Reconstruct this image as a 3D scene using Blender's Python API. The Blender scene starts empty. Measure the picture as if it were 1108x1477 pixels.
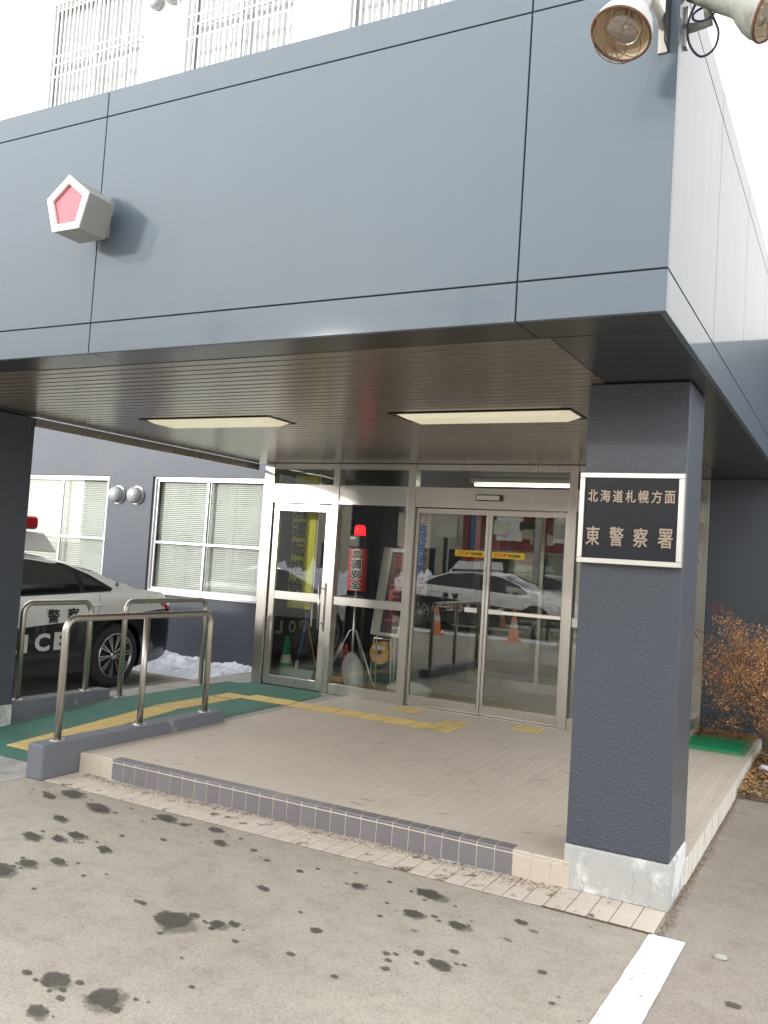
import bpy, bmesh, math, random
from mathutils import Vector, Matrix, noise
random.seed(7)
sc = bpy.context.scene
S = 0.88                                   # build units -> metres, applied to everything at the end
# ------------------------------------------------------------------ camera
CAM = Vector((0.8668, -5.1556, 1.85)); YAW, PITCH, ROLL = -0.4951, 0.0507, 0.0638
F = Vector((math.sin(YAW)*math.cos(PITCH), math.cos(YAW)*math.cos(PITCH), math.sin(PITCH)))
R0 = Vector((math.cos(YAW), -math.sin(YAW), 0)); U0 = R0.cross(F)
R = R0*math.cos(ROLL) + U0*math.sin(ROLL); U = -R0*math.sin(ROLL) + U0*math.cos(ROLL)
cd = bpy.data.cameras.new('camera'); cam = bpy.data.objects.new('camera', cd); sc.collection.objects.link(cam)
cam.matrix_world = Matrix.Translation(CAM*S) @ Matrix((R, U, -F)).transposed().to_4x4()
cd.sensor_fit = 'VERTICAL'; cd.sensor_height = 36; cd.lens = 1275.2/1477*36; cd.clip_start = .05; cd.clip_end = 900
sc.camera = cam
# ------------------------------------------------------------------ light
SUN = Vector((-0.62, -1.0, 0.205)).normalized()       # direction towards the veiled sun
w = bpy.data.worlds.new('World'); sc.world = w; w.use_nodes = True; nt = w.node_tree
sky = nt.nodes.new('ShaderNodeTexSky'); sky.sky_type = 'NISHITA'; sky.sun_disc = False
sky.sun_elevation = math.asin(SUN.z); sky.sun_rotation = math.atan2(SUN.x, SUN.y)
sky.air_density = 1.0; sky.dust_density = 2.0; sky.ozone_density = 1.0
hs = nt.nodes.new('ShaderNodeHueSaturation'); hs.inputs['Saturation'].default_value = 0.35
nt.links.new(sky.outputs[0], hs.inputs['Color']); 
ov = nt.nodes.new('ShaderNodeMix'); ov.data_type = 'RGBA'; ov.inputs['Factor'].default_value = .78      # high overcast veil, same in every direction
nt.links.new(hs.outputs[0], ov.inputs['A']); ov.inputs['B'].default_value = (4.6, 4.75, 4.95, 1)
nt.links.new(ov.outputs['Result'], nt.nodes['Background'].inputs[0])
nt.nodes['Background'].inputs[1].default_value = 0.15
sl = bpy.data.lights.new('sun', 'SUN'); sl.energy = 1.5; sl.angle = math.radians(7.5); sl.color = (1, .96, .90)
so = bpy.data.objects.new('sun', sl); sc.collection.objects.link(so); so.rotation_euler = SUN.to_track_quat('Z', 'Y').to_euler()
sc.view_settings.view_transform = 'Standard'; sc.view_settings.look = 'None'; sc.view_settings.gamma = 1
sc.view_settings.use_curve_mapping = False; sc.view_settings.exposure = 1.85
# ------------------------------------------------------------------ helpers
COL = sc.collection
def tag(o, label=None, cat=None, group=None, kind=None):
    if label: o['label'] = label
    if cat: o['category'] = cat
    if group: o['group'] = group
    if kind: o['kind'] = kind
    return o
def empty(name, loc, label, cat, group=None, rz=0):
    o = bpy.data.objects.new(name, None); COL.objects.link(o); o.location = loc; o.rotation_euler.z = rz
    o.empty_display_size = .1
    return tag(o, label, cat, group)
class MB:
    def __init__(s): s.v = []; s.f = []; s.m = []
    def add(s, vs, fs, mi=0):
        n = len(s.v); s.v += [tuple(v) for v in vs]; s.f += [tuple(i+n for i in f) for f in fs]; s.m += [mi]*len(fs); return s
    def box(s, x0, x1, y0, y1, z0, z1, mi=0, c=0):
        if c:
            vs = [(x0,y0,z0),(x1,y0,z0),(x1,y1,z0),(x0,y1,z0),(x0,y0,z1-c),(x1,y0,z1-c),(x1,y1,z1-c),(x0,y1,z1-c),
                  (x0+c,y0+c,z1),(x1-c,y0+c,z1),(x1-c,y1-c,z1),(x0+c,y1-c,z1)]
            fs = [(0,3,2,1),(0,1,5,4),(1,2,6,5),(2,3,7,6),(3,0,4,7),(4,5,9,8),(5,6,10,9),(6,7,11,10),(7,4,8,11),(8,9,10,11)]
            return s.add(vs, fs, mi)
        return s.add([(x0,y0,z0),(x1,y0,z0),(x1,y1,z0),(x0,y1,z0),(x0,y0,z1),(x1,y0,z1),(x1,y1,z1),(x0,y1,z1)],
                     [(0,3,2,1),(4,5,6,7),(0,1,5,4),(1,2,6,5),(2,3,7,6),(3,0,4,7)], mi)
    def quad(s, a, b, c, d, mi=0): return s.add([a,b,c,d], [(0,1,2,3)], mi)
    def prism(s, pts, n, mi=0):                      # closed polygon pts extruded by vector n
        k = len(pts); P = [Vector(p) for p in pts]; n = Vector(n)
        return s.add(P+[p+n for p in P], [tuple(range(k))[::-1], tuple(range(k, 2*k))]+[(i,(i+1)%k,(i+1)%k+k,i+k) for i in range(k)], mi)
    def tube(s, pts, r, seg=10, mi=0, closed=False, cap=True):
        P = [Vector(p) for p in pts]; n = len(P); rr = r if isinstance(r, (list, tuple)) else [r]*n
        d0 = (P[1]-P[0]).normalized(); a = d0.orthogonal().normalized(); vs = []
        for i, p in enumerate(P):
            if closed: d = (P[(i+1)%n]-P[i-1]).normalized()
            else: d = (P[min(i+1,n-1)]-P[max(i-1,0)]).normalized()
            a = (a-d*a.dot(d)).normalized(); b = d.cross(a)
            for k in range(seg):
                t = 2*math.pi*k/seg; vs.append(p+(a*math.cos(t)+b*math.sin(t))*rr[i])
        fs = []
        for i in range(n if closed else n-1):
            for k in range(seg):
                j = (i+1)%n; fs.append((i*seg+k, i*seg+(k+1)%seg, j*seg+(k+1)%seg, j*seg+k))
        if cap and not closed: fs += [tuple(range(seg))[::-1], tuple(range((n-1)*seg, n*seg))]
        return s.add(vs, fs, mi)
    def lathe(s, prof, o, ax, seg=24, mi=0):         # prof: (radius, distance along ax)
        ax = Vector(ax).normalized(); a = ax.orthogonal().normalized(); b = ax.cross(a); o = Vector(o); vs = []
        for r, h in prof:
            for k in range(seg):
                t = 2*math.pi*k/seg; vs.append(o+ax*h+(a*math.cos(t)+b*math.sin(t))*r)
        fs = [(i*seg+k, i*seg+(k+1)%seg, (i+1)*seg+(k+1)%seg, (i+1)*seg+k) for i in range(len(prof)-1) for k in range(seg)]
        return s.add(vs, fs, mi)
    def mesh(s, name, mats, smooth=False):
        me = bpy.data.meshes.new(name); me.from_pydata(s.v, [], s.f)
        for m in (mats if isinstance(mats, (list, tuple)) else [mats]): me.materials.append(m)
        me.polygons.foreach_set('material_index', s.m)
        if smooth: me.polygons.foreach_set('use_smooth', [True]*len(me.polygons))
        me.update(); return me
    def build(s, name, mats, parent=None, smooth=False, bevel=0, seg=2):
        o = bpy.data.objects.new(name, s.mesh(name, mats, smooth)); COL.objects.link(o)
        if parent: setpar(o, parent)
        if smooth == 'auto': pass
        if bevel:
            b = o.modifiers.new('bevel', 'BEVEL'); b.width = bevel*S; b.segments = seg; b.limit_method = 'ANGLE'; b.harden_normals = False
        return o
def world_off(p):
    v = Vector((0,0,0))
    while p: v += p.location; p = p.parent
    return v
def setpar(o, p):
    """meshes are modelled in scene coordinates: shift them so that they sit under an Empty at the thing's base"""
    off = world_off(p)
    if off.length > 1e-9: o.data.transform(Matrix.Translation(-off)); 
    o.parent = p
def place(me, name, loc, parent=None, rot=None):
    o = bpy.data.objects.new(name, me); COL.objects.link(o); o.location = Vector(loc)-(world_off(parent) if parent else Vector((0,0,0)))
    if parent: o.parent = parent
    if rot: o.rotation_euler = rot
    return o
def copy_tree(o, parent=None):
    c = o.copy(); COL.objects.link(c); c.parent = parent
    for ch in list(o.children): copy_tree(ch, c)
    return c
# ---- text
FONT = None
def text_mesh(ch, bold=0.0, ext=0.0):
    cu = bpy.data.curves.new('t', 'FONT'); cu.body = ch; cu.offset = bold; cu.extrude = ext; cu.resolution_u = 3
    o = bpy.data.objects.new('t', cu); COL.objects.link(o)
    bpy.context.view_layer.update()
    me = bpy.data.meshes.new_from_object(o.evaluated_get(bpy.context.evaluated_depsgraph_get()))
    bpy.data.objects.remove(o); return me
def lettering(name, items, mat, parent, ext=0.004, bold=0.01, fat=0.018):
    """items: (string, centre, right, up, width, height)"""
    vs, fs = [], []
    for st, c, r, u, W, H in items:
        me = text_mesh(st, bold if ord(st[0]) < 0x2000 else 0, 0.02); co = [v.co.copy() for v in me.vertices]
        if not co: continue
        x0 = min(v.x for v in co); x1 = max(v.x for v in co); y0 = min(v.y for v in co); y1 = max(v.y for v in co)
        r = Vector(r); u = Vector(u); n = r.cross(u); k = len(vs)
        fo = fat*min(W,H) if ord(st[0]) > 0x2000 or fat > .03 else 0
        offs = [(0,0)]+([(fo*math.cos(q*math.pi/4), fo*math.sin(q*math.pi/4)) for q in range(8)] if fo else [])
        for e_, (ox, oy) in enumerate(offs):
            k = len(vs)
            for v in co:
                vs.append(Vector(c)+r*((v.x-(x0+x1)/2)/(x1-x0)*W+ox)+u*((v.y-(y0+y1)/2)/(y1-y0)*H+oy)+n*((ext if v.z > 0 else 0)-e_*.00004))
            fs += [tuple(i+k for i in p.vertices) for p in me.polygons]
        bpy.data.meshes.remove(me)
    b = MB(); b.v = [tuple(v) for v in vs]; b.f = fs; b.m = [0]*len(fs)
    return b.build(name, mat, parent)
# ---- materials
def mat(name, col=(.5,.5,.5), rough=.5, metal=0, spec=.5, coat=0, coat_r=.05, var=0, vscale=3, bump=0, bscale=40, bdetail=3,
        rvar=0, rnd=0, emis=None, estr=0, aniso=0, dirt=None, dscale=2, dlo=.5, dhi=.65, stretch=None, sheen=0, alpha=1):
    m = bpy.data.materials.new(name); m.use_nodes = True; t = m.node_tree; N = t.nodes; L = t.links; b = N['Principled BSDF']
    b.inputs['Base Color'].default_value = (*col, 1); b.inputs['Roughness'].default_value = rough; b.inputs['Metallic'].default_value = metal
    b.inputs['Specular IOR Level'].default_value = spec; b.inputs['Coat Weight'].default_value = coat; b.inputs['Coat Roughness'].default_value = coat_r
    b.inputs['Coat IOR'].default_value = 1.33
    if aniso: b.inputs['Anisotropic'].default_value = aniso
    g = N.new('ShaderNodeNewGeometry'); src = g.outputs['Position']
    if stretch:
        mp = N.new('ShaderNodeMapping'); L.new(src, mp.inputs[0]); mp.inputs['Scale'].default_value = stretch; src = mp.outputs[0]
    def noi(sc_, det=4, ro=.55):
        n = N.new('ShaderNodeTexNoise'); L.new(src, n.inputs['Vector']); n.inputs['Scale'].default_value = sc_; n.inputs['Detail'].default_value = det
        n.inputs['Roughness'].default_value = ro; return n.outputs['Fac']
    def math_(op, a, bb):
        n = N.new('ShaderNodeMath'); n.operation = op
        for i, x in enumerate((a, bb)):
            if isinstance(x, (int, float)): n.inputs[i].default_value = x
            else: L.new(x, n.inputs[i])
        return n.outputs[0]
    col_out = None
    if var or rnd:
        k = 1.0
        fac = None
        if var:
            fac = math_('ADD', math_('MULTIPLY', math_('SUBTRACT', noi(vscale, 6, .6), .5), 2*var), 1.0)
        if rnd:
            oi = N.new('ShaderNodeObjectInfo'); q = math_('ADD', math_('MULTIPLY', math_('SUBTRACT', oi.outputs['Random'], .5), 2*rnd), 1.0)
            fac = math_('MULTIPLY', fac, q) if fac else q
        vm = N.new('ShaderNodeVectorMath'); vm.operation = 'SCALE'; vm.inputs[0].default_value = col; L.new(fac, vm.inputs['Scale']); col_out = vm.outputs[0]
    if dirt:
        r = N.new('ShaderNodeMapRange'); L.new(noi(dscale, 8, .65), r.inputs[0]); r.inputs[1].default_value = dlo; r.inputs[2].default_value = dhi
        mx = N.new('ShaderNodeMix'); mx.data_type = 'RGBA'; L.new(r.outputs[0], mx.inputs['Factor'])
        if col_out: L.new(col_out, mx.inputs['A'])
        else: mx.inputs['A'].default_value = (*col, 1)
        mx.inputs['B'].default_value = (*dirt, 1); col_out = mx.outputs['Result']
    if col_out: L.new(col_out, b.inputs['Base Color'])
    if rvar: L.new(math_('ADD', math_('MULTIPLY', math_('SUBTRACT', noi(vscale*2.3, 4), .5), 2*rvar), rough), b.inputs['Roughness'])
    if bump:
        bp = N.new('ShaderNodeBump'); bp.inputs['Strength'].default_value = min(1, bump); bp.inputs['Distance'].default_value = .01*max(1, bump)
        L.new(noi(bscale, bdetail, .5), bp.inputs['Height']); L.new(bp.outputs[0], b.inputs['Normal'])
    if emis: b.inputs['Emission Color'].default_value = (*emis, 1); b.inputs['Emission Strength'].default_value = estr
    return m
def glass_mat(name, tint=(.8,.85,.82), f0=.05, rough=0.0):
    """thin glass: clear, with a two-sided Schlick reflection"""
    m = bpy.data.materials.new(name); m.use_nodes = True; t = m.node_tree; N = t.nodes; L = t.links; N.remove(N['Principled BSDF'])
    g = N.new('ShaderNodeNewGeometry'); d = N.new('ShaderNodeVectorMath'); d.operation = 'DOT_PRODUCT'; L.new(g.outputs['Normal'], d.inputs[0]); L.new(g.outputs['Incoming'], d.inputs[1])
    def ma(op, a, b=None, c=None):
        n = N.new('ShaderNodeMath'); n.operation = op
        for i, x in enumerate((a, b, c)):
            if x is None: continue
            if isinstance(x, (int, float)): n.inputs[i].default_value = x
            else: L.new(x, n.inputs[i])
        return n.outputs[0]
    f = ma('MULTIPLY_ADD', ma('POWER', ma('SUBTRACT', 1.0, ma('ABSOLUTE', d.outputs['Value'])), 5.0), 1-f0, f0)
    tr = N.new('ShaderNodeBsdfTransparent'); tr.inputs[0].default_value = (*tint, 1); gl = N.new('ShaderNodeBsdfGlossy'); gl.inputs['Roughness'].default_value = rough
    mx = N.new('ShaderNodeMixShader'); L.new(f, mx.inputs[0]); L.new(tr.outputs[0], mx.inputs[1]); L.new(gl.outputs[0], mx.inputs[2])
    L.new(mx.outputs[0], N['Material Output'].inputs[0]); return m

M = {}
M['panel'] = mat('grey_blue_panel_paint', (.112,.140,.168), .5, coat=.45, coat_r=.06, spec=.2, var=.045, vscale=5, rvar=.03, stretch=(1,1,.10), bump=.10, bscale=2.2)
M['joint'] = mat('joint_sealant', (.24,.225,.21), .8)
M['soffit'] = mat('dark_soffit_metal', (.10,.10,.095), .24, metal=.7, var=.05, vscale=1.5, rvar=.03)
M['strip'] = mat('bronze_ceiling_strip', (.255,.22,.185), .24, metal=.55, rnd=.03)
M['black'] = mat('black_void', (.012,.012,.012), .9)
M['stucco'] = mat('blue_grey_stucco', (.061,.073,.094), .45, spec=.6, coat=.7, coat_r=.28, var=.16, vscale=1.8, bump=.85, bscale=110, bdetail=3)
M['wallblue'] = mat('blue_grey_wall_paint', (.058,.069,.088), .6, var=.12, vscale=1.6, bump=.5, bscale=70, dirt=(.072,.078,.092), dscale=1.1, dlo=.55, dhi=.8)
M['wallwhite'] = mat('white_wall_paint', (.72,.715,.71), .6, var=.03, vscale=1.5, bump=.15, bscale=60)
M['alu'] = mat('white_aluminium', (.62,.63,.64), .35, metal=.3)
M['steel'] = mat('stainless_steel', (.57,.55,.51), .28, metal=.95, var=.05, vscale=2, rvar=.03, stretch=(1,1,.15))
M['rail'] = mat('handrail_steel', (.58,.545,.49), .36, metal=1, var=.06, vscale=6)
M['plinth'] = mat('whitewashed_plinth', (.50,.495,.47), .7, var=.15, vscale=5, bump=.5, bscale=30, dirt=(.76,.76,.73), dscale=3.2, dlo=.48, dhi=.56)
M['curb'] = mat('painted_curb', (.17,.18,.20), .6, var=.14, vscale=4, bump=.5, bscale=40, dirt=(.32,.33,.35), dscale=5, dlo=.62, dhi=.68)
M['tile'] = mat('beige_floor_tile', (.64,.555,.45), .55, var=.14, vscale=1.4, rnd=.018, bump=.12, bscale=120, dirt=(.20,.17,.13), dscale=4.5, dlo=.66, dhi=.76, stretch=(1,2.2,1))
M['grout'] = mat('pale_grout', (.70,.62,.515), .8, var=.12, vscale=5)
M['purple'] = mat('mauve_nosing_tile', (.215,.195,.20), .5, var=.08, vscale=60, rnd=.07, bump=.2, bscale=200)
M['cream'] = mat('cream_strip_tile', (.66,.57,.47), .6, var=.08, vscale=3, rnd=.05, dirt=(.14,.11,.07), dscale=9, dlo=.57, dhi=.66)
M['dgrout'] = mat('dark_grout', (.25,.20,.15), .9, var=.3, vscale=12)
M['green'] = mat('green_floor_coating', (.060,.185,.135), .6, var=.18, vscale=2, bump=.3, bscale=90, dirt=(.13,.20,.16), dscale=3, dlo=.55, dhi=.75)
M['yellow'] = mat('yellow_tactile_plate', (.74,.55,.22), .6, var=.10, vscale=8, bump=.1, bscale=60)
M['concrete'] = mat('pale_concrete', (.44,.42,.38), .85, var=.16, vscale=3, bump=.4, bscale=60, dirt=(.28,.26,.22), dscale=2.5, dlo=.5, dhi=.7)
M['lime'] = mat('lime_streaked_concrete', (.72,.68,.58), .8, var=.08, vscale=2, bump=.3, bscale=40, dirt=(.34,.30,.22), dscale=9, dlo=.56, dhi=.62, stretch=(.3,1.6,.16))
M['snow'] = mat('snow', (.80,.82,.86), .7, var=.08, vscale=8, bump=.8, bscale=30)
M['carwhite'] = mat('white_car_paint', (.84,.83,.80), .25, coat=1, coat_r=.03)
M['carblack'] = mat('black_car_paint', (.008,.009,.014), .22, coat=.8, coat_r=.04, spec=.4, var=.5, vscale=6)
M['carglass'] = mat('dark_car_glass', (.006,.009,.008), .04, spec=.6)
M['trim'] = mat('black_trim', (.008,.008,.009), .35)
M['rubber'] = mat('tyre_rubber', (.03,.029,.028), .8, var=.3, vscale=20, bump=.3, bscale=60)
M['chrome'] = mat('bright_metal', (.62,.61,.60), .18, metal=1)
M['redlens'] = mat('red_lens', (.45,.012,.02), .12, spec=.6)
M['offwhite'] = mat('off_white_lettering', (.72,.71,.68), .5)
M['ink'] = mat('black_lettering', (.012,.012,.015), .5)
M['ventgrey'] = mat('grey_vent_metal', (.30,.31,.32), .45, metal=.3)
M['bronze'] = mat('gilt_bronze_letters', (.36,.295,.23), .4, metal=.5)
M['plaque'] = mat('black_plaque', (.015,.017,.024), .45, spec=.3, var=.15, vscale=8)
M['palesteel'] = mat('pale_brushed_steel', (.70,.68,.64), .38, metal=.75, var=.06, vscale=5)
M['lampcover'] = mat('prismatic_lamp_cover', (.80,.76,.60), .4, emis=(1.0,.93,.66), estr=.11, var=.05, vscale=8, stretch=(1,12,1))
M['tube'] = mat('lit_fluorescent_tube', (.9,.9,.85), .4, emis=(1,.97,.82), estr=1.6)
M['redlamp'] = mat('lit_red_beacon', (.6,.01,.02), .3, emis=(1,.02,.03), estr=.55)
M['glass'] = glass_mat('entrance_glass', (.93,.95,.93), .115)
M['winglass'] = glass_mat('window_glass', (.93,.95,.94), .055)
M['redglass'] = mat('faded_red_glass', (.42,.075,.10), .18, coat=1, coat_r=.03, var=.22, vscale=3.5, spec=.6)
M['goldsteel'] = mat('weathered_steel', (.46,.44,.39), .38, metal=.6, var=.12, vscale=9)
M['whitesteel'] = mat('white_steel_rim', (.82,.81,.78), .4, metal=.1)
M['lampshade'] = mat('chalky_lamp_paint', (.52,.50,.46), .6, var=.22, vscale=14, bump=.3, bscale=60, dirt=(.36,.25,.16), dscale=12, dlo=.62, dhi=.74)
M['greyshade'] = mat('grey_green_lamp_paint', (.27,.28,.25), .5, var=.3, vscale=12, bump=.3, bscale=50, dirt=(.16,.15,.12), dscale=9, dlo=.55, dhi=.7)
M['rust'] = mat('rust', (.13,.06,.035), .8, var=.4, vscale=30)
M['reflect'] = mat('aged_reflector', (.74,.66,.50), .3, metal=.4, var=.2, vscale=14, dirt=(.36,.17,.06), dscale=10, dlo=.60, dhi=.68)
M['cable'] = mat('dark_blue_cable', (.035,.028,.07), .45)
M['bulb'] = glass_mat('bulb_glass', (.90,.88,.84), .30, .12)
M['matgreen'] = mat('green_doormat', (.010,.36,.14), .8, var=.25, vscale=30, bump=1, bscale=160)
M['matedge'] = mat('dull_green_mat_edge', (.16,.33,.18), .7, var=.15, vscale=12)
M['leafo'] = mat('orange_dry_leaves', (.60,.28,.10), .7, rnd=0, var=.6, vscale=9)
M['leafr'] = mat('red_leaves', (.36,.05,.028), .65, var=.4, vscale=9)
M['leafy'] = mat('tan_leaves', (.42,.29,.10), .7, var=.5, vscale=9)
M['twig'] = mat('brown_twigs', (.16,.10,.07), .85)
M['litter'] = mat('dry_leaf_litter', (.22,.12,.055), .9, var=.6, vscale=25)
M['straw'] = mat('dry_straw', (.40,.29,.15), .9, var=.5, vscale=20)
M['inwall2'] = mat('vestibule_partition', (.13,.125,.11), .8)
M['inwall'] = mat('interior_wall', (.32,.30,.26), .8, var=.1, vscale=1)
M['infloor'] = mat('interior_floor_tile', (.33,.29,.23), .6, var=.12, vscale=4)
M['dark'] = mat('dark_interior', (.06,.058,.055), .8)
M['curtain'] = mat('pale_curtain', (.50,.48,.50), .9)
M['blind'] = mat('blind_slat', (.56,.56,.52), .45)
M['wood'] = mat('broom_handle_wood', (.45,.27,.12), .6, var=.2, vscale=20)
M['blue'] = mat('blue_handle', (.03,.16,.42), .4)
M['gshovel'] = mat('pale_grey_plastic', (.42,.45,.44), .5)
M['conegreen'] = mat('green_cone_plastic', (.01,.36,.14), .4)
M['conered'] = mat('red_orange_cone_plastic', (.72,.07,.035), .4)
M['coneorange'] = mat('orange_cone_plastic', (.80,.20,.06), .45)
M['red'] = mat('red_enamel', (.62,.02,.025), .35)
M['yel'] = mat('yellow_cloth', (.80,.74,.08), .8, var=.1, vscale=5)
M['yelplastic'] = mat('orange_yellow_plastic', (.75,.38,.03), .4)
M['pink'] = mat('pale_pink_cloth', (.55,.42,.40), .8)
M['purpleink'] = mat('purple_lettering', (.22,.03,.10), .7)
M['bag'] = mat('white_sandbag_cloth', (.66,.66,.62), .85, var=.15, vscale=8, bump=.6, bscale=30)
M['wplastic'] = mat('white_plastic', (.75,.75,.72), .45, var=.05, vscale=8)
M['maroon'] = mat('dark_maroon_display', (.07,.008,.012), .25)
M['redled'] = mat('red_led_strokes', (.34,.01,.02), .4, emis=(1,.04,.06), estr=.02)
M['card'] = mat('cardboard', (.42,.28,.15), .8)
M['paperA'] = mat('notice_paper', (.62,.60,.50), .8, rnd=.35)
M['tapeY'] = mat('yellow_sticker', (.85,.60,.03), .5)
M['shopred'] = mat('dark_red_shop_front', (.16,.015,.02), .5)
M['farbeige'] = mat('beige_render', (.64,.58,.46), .8, var=.1, vscale=.6)
M['fargrey'] = mat('grey_render', (.42,.43,.43), .8, var=.1, vscale=.6)
M['farglass'] = mat('far_window_glass', (.03,.035,.04), .08)
M['bluesign'] = mat('blue_sign', (.10,.28,.55), .5)

# asphalt with aggregate
def asphalt(name, base, dark, light, seedoff, wet=0):
    m = bpy.data.materials.new(name); m.use_nodes = True; t = m.node_tree; N = t.nodes; L = t.links; b = N['Principled BSDF']
    b.inputs['Roughness'].default_value = .85
    g = N.new('ShaderNodeNewGeometry'); mp = N.new('ShaderNodeMapping'); mp.inputs['Location'].default_value = (seedoff,)*3; L.new(g.outputs['Position'], mp.inputs[0])
    def noi(s, d, r=.6):
        n = N.new('ShaderNodeTexNoise'); n.inputs['Scale'].default_value = s; n.inputs['Detail'].default_value = d; n.inputs['Roughness'].default_value = r; L.new(mp.outputs[0], n.inputs['Vector']); return n.outputs['Fac']
    def ramp(f, stops):
        r = N.new('ShaderNodeValToRGB'); L.new(f, r.inputs[0]); e = r.color_ramp.elements
        e[0].position, e[0].color = stops[0][0], (*stops[0][1], 1); e[1].position, e[1].color = stops[-1][0], (*stops[-1][1], 1)
        for p, c in stops[1:-1]: x = e.new(p); x.color = (*c, 1)
        return r.outputs[0]
    def mix(mode, a, bb, f=1.0):
        x = N.new('ShaderNodeMix'); x.data_type = 'RGBA'; x.blend_type = mode
        if isinstance(f, float): x.inputs['Factor'].default_value = f
        else: L.new(f, x.inputs['Factor'])
        L.new(a, x.inputs['A']); L.new(bb, x.inputs['B']); return x.outputs['Result']
    big = ramp(noi(.9, 6), [(.3, dark), (.5, base), (.72, light)])
    vo = N.new('ShaderNodeTexVoronoi'); vo.inputs['Scale'].default_value = 150; L.new(mp.outputs[0], vo.inputs['Vector'])
    sp = ramp(vo.outputs['Color'], [(.08, (.72,.72,.72)), (.35, (1,1,1)), (.8, (1.0,1.0,1.0)), (.97, (1.2,1.19,1.18))])
    fine = ramp(noi(85, 4, .7), [(.32, (.82,.81,.80)), (.52, (1,1,1)), (.75, (1.09,1.085,1.08))])
    mid = ramp(noi(7, 8, .7), [(.33, (.84,.83,.81)), (.5, (1,1,1)), (.7, (1.07,1.07,1.07))])
    L.new(mix('MULTIPLY', mix('MULTIPLY', mix('MULTIPLY', big, sp), fine), mid), b.inputs['Base Color'])
    bp = N.new('ShaderNodeBump'); bp.inputs['Strength'].default_value = .6; bp.inputs['Distance'].default_value = .004; L.new(noi(120, 3), bp.inputs['Height']); L.new(bp.outputs[0], b.inputs['Normal'])
    if wet:
        at = N.new('ShaderNodeAttribute'); at.attribute_name = 'wet'
        ad = N.new('ShaderNodeMath'); ad.operation = 'MULTIPLY_ADD'; L.new(noi(26, 5, .7), ad.inputs[0]); ad.inputs[1].default_value = 1.5; L.new(at.outputs['Fac'], ad.inputs[2])
        mr = N.new('ShaderNodeMapRange'); L.new(ad.outputs[0], mr.inputs[0]); mr.inputs[1].default_value = .95; mr.inputs[2].default_value = 1.30; mr.inputs[4].default_value = wet
        L.new(mr.outputs[0], b.inputs['Alpha']); b.inputs['Roughness'].default_value = .7
    return m
M['asphalt'] = asphalt('pale_asphalt', (.415,.366,.296), (.36,.317,.255), (.46,.408,.332), 3)
M['asphalt2'] = asphalt('brownish_asphalt', (.335,.288,.238), (.285,.243,.20), (.37,.32,.267), 41)
M['damp'] = asphalt('damp_asphalt', (.115,.10,.08), (.085,.074,.06), (.15,.13,.106), 9, wet=.80)
M['damp2'] = asphalt('half_dry_asphalt', (.19,.172,.148), (.15,.136,.117), (.225,.205,.178), 19, wet=.5)
def paint_mat():
    m = mat('worn_road_paint', (.80,.80,.79), .6, var=.05, vscale=6, bump=.3, bscale=90, dirt=(.33,.30,.26), dscale=24, dlo=.61, dhi=.66); return m
M['paint'] = paint_mat()
M['scuffd'] = mat('dark_grit', (.10,.09,.075), .9, var=.5, vscale=30)
M['mulch'] = mat('soil_and_needles', (.20,.14,.085), .95, var=.6, vscale=25, bump=1.5, bscale=60)

HP, D, HS, A, B = .159, 4.058, 2.956, 1.4, .119
Z1, Z2, ZT = 3.14, 4.413, 4.573
WY = 5.3
# ------------------------------------------------------------------ ground
def grid_sheet(x0, x1, y0, y1, z, name, m):
    return tag(MB().quad((x0,y0,z),(x1,y0,z),(x1,y1,z),(x0,y1,z)).build(name, m), kind='structure')
g = MB(); g.quad((-250,-250,0),(-.02,-250,0),(-.02,250,0),(-250,250,0)); tag(g.build('ground', M['asphalt']), kind='structure')
g = MB(); g.quad((-.02,-250,0),(250,-250,0),(250,250,0),(-.02,250,0)); tag(g.build('pavement', M['asphalt2']), kind='structure')
pl = MB()
xs0, xs1 = -.022, .158
N_ = 40
for i in range(N_):
    y = -.345-i*.055; y2 = y-.055; s0 = -.001*i; s1 = -.001*(i+1)
    j = lambda k, sd: (noise.noise(Vector((k*1.7, sd, 0)))*.006)
    pl.quad((xs0+s1+j(i+1,1), y2, .004), (xs1+s1+j(i+1,5), y2, .004), (xs1+s0+j(i,5), y, .004), (xs0+s0+j(i,1), y, .004))
tag(pl.build('painted_line', M['paint']), kind='structure')
# damp patches left by melting snow
BZ = [0]; WET = {}
def blob(mb, cx, cy, r, z, el=1.0, rot=0, sd=0, n=36, rough=.34):
    """irregular disc with an inner ring (fully wet) and an outer ring (dry) for a soft edge"""
    BZ[0] += 1; z += 4e-6*(BZ[0]%300); vs = [(cx, cy, z)]; W = [1.0]
    for q, wv in ((.62, .82), (1.22, 0.0)):
        for k in range(n):
            t = 2*math.pi*k/n
            rr = q*r*(1+rough*noise.noise(Vector((math.cos(t)*1.6+sd*3.1, math.sin(t)*1.6, sd)))+rough*.35*noise.noise(Vector((math.cos(t)*5, math.sin(t)*5+sd, sd*2))))
            x = rr*math.cos(t)*el; y = rr*math.sin(t)
            vs.append((cx+x*math.cos(rot)-y*math.sin(rot), cy+x*math.sin(rot)+y*math.cos(rot), z)); W.append(wv)
    mb.add(vs, [(0, 1+k, 1+(k+1)%n) for k in range(n)]+[(1+k, 1+n+k, 1+n+(k+1)%n, 1+(k+1)%n) for k in range(n)])
    WET.setdefault(id(mb), []).extend(W)
def wet_attr(mb, o):
    at = o.data.attributes.new('wet', 'FLOAT', 'POINT'); at.data.foreach_set('value', WET[id(mb)])
dm, dm2 = MB(), MB()
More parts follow.
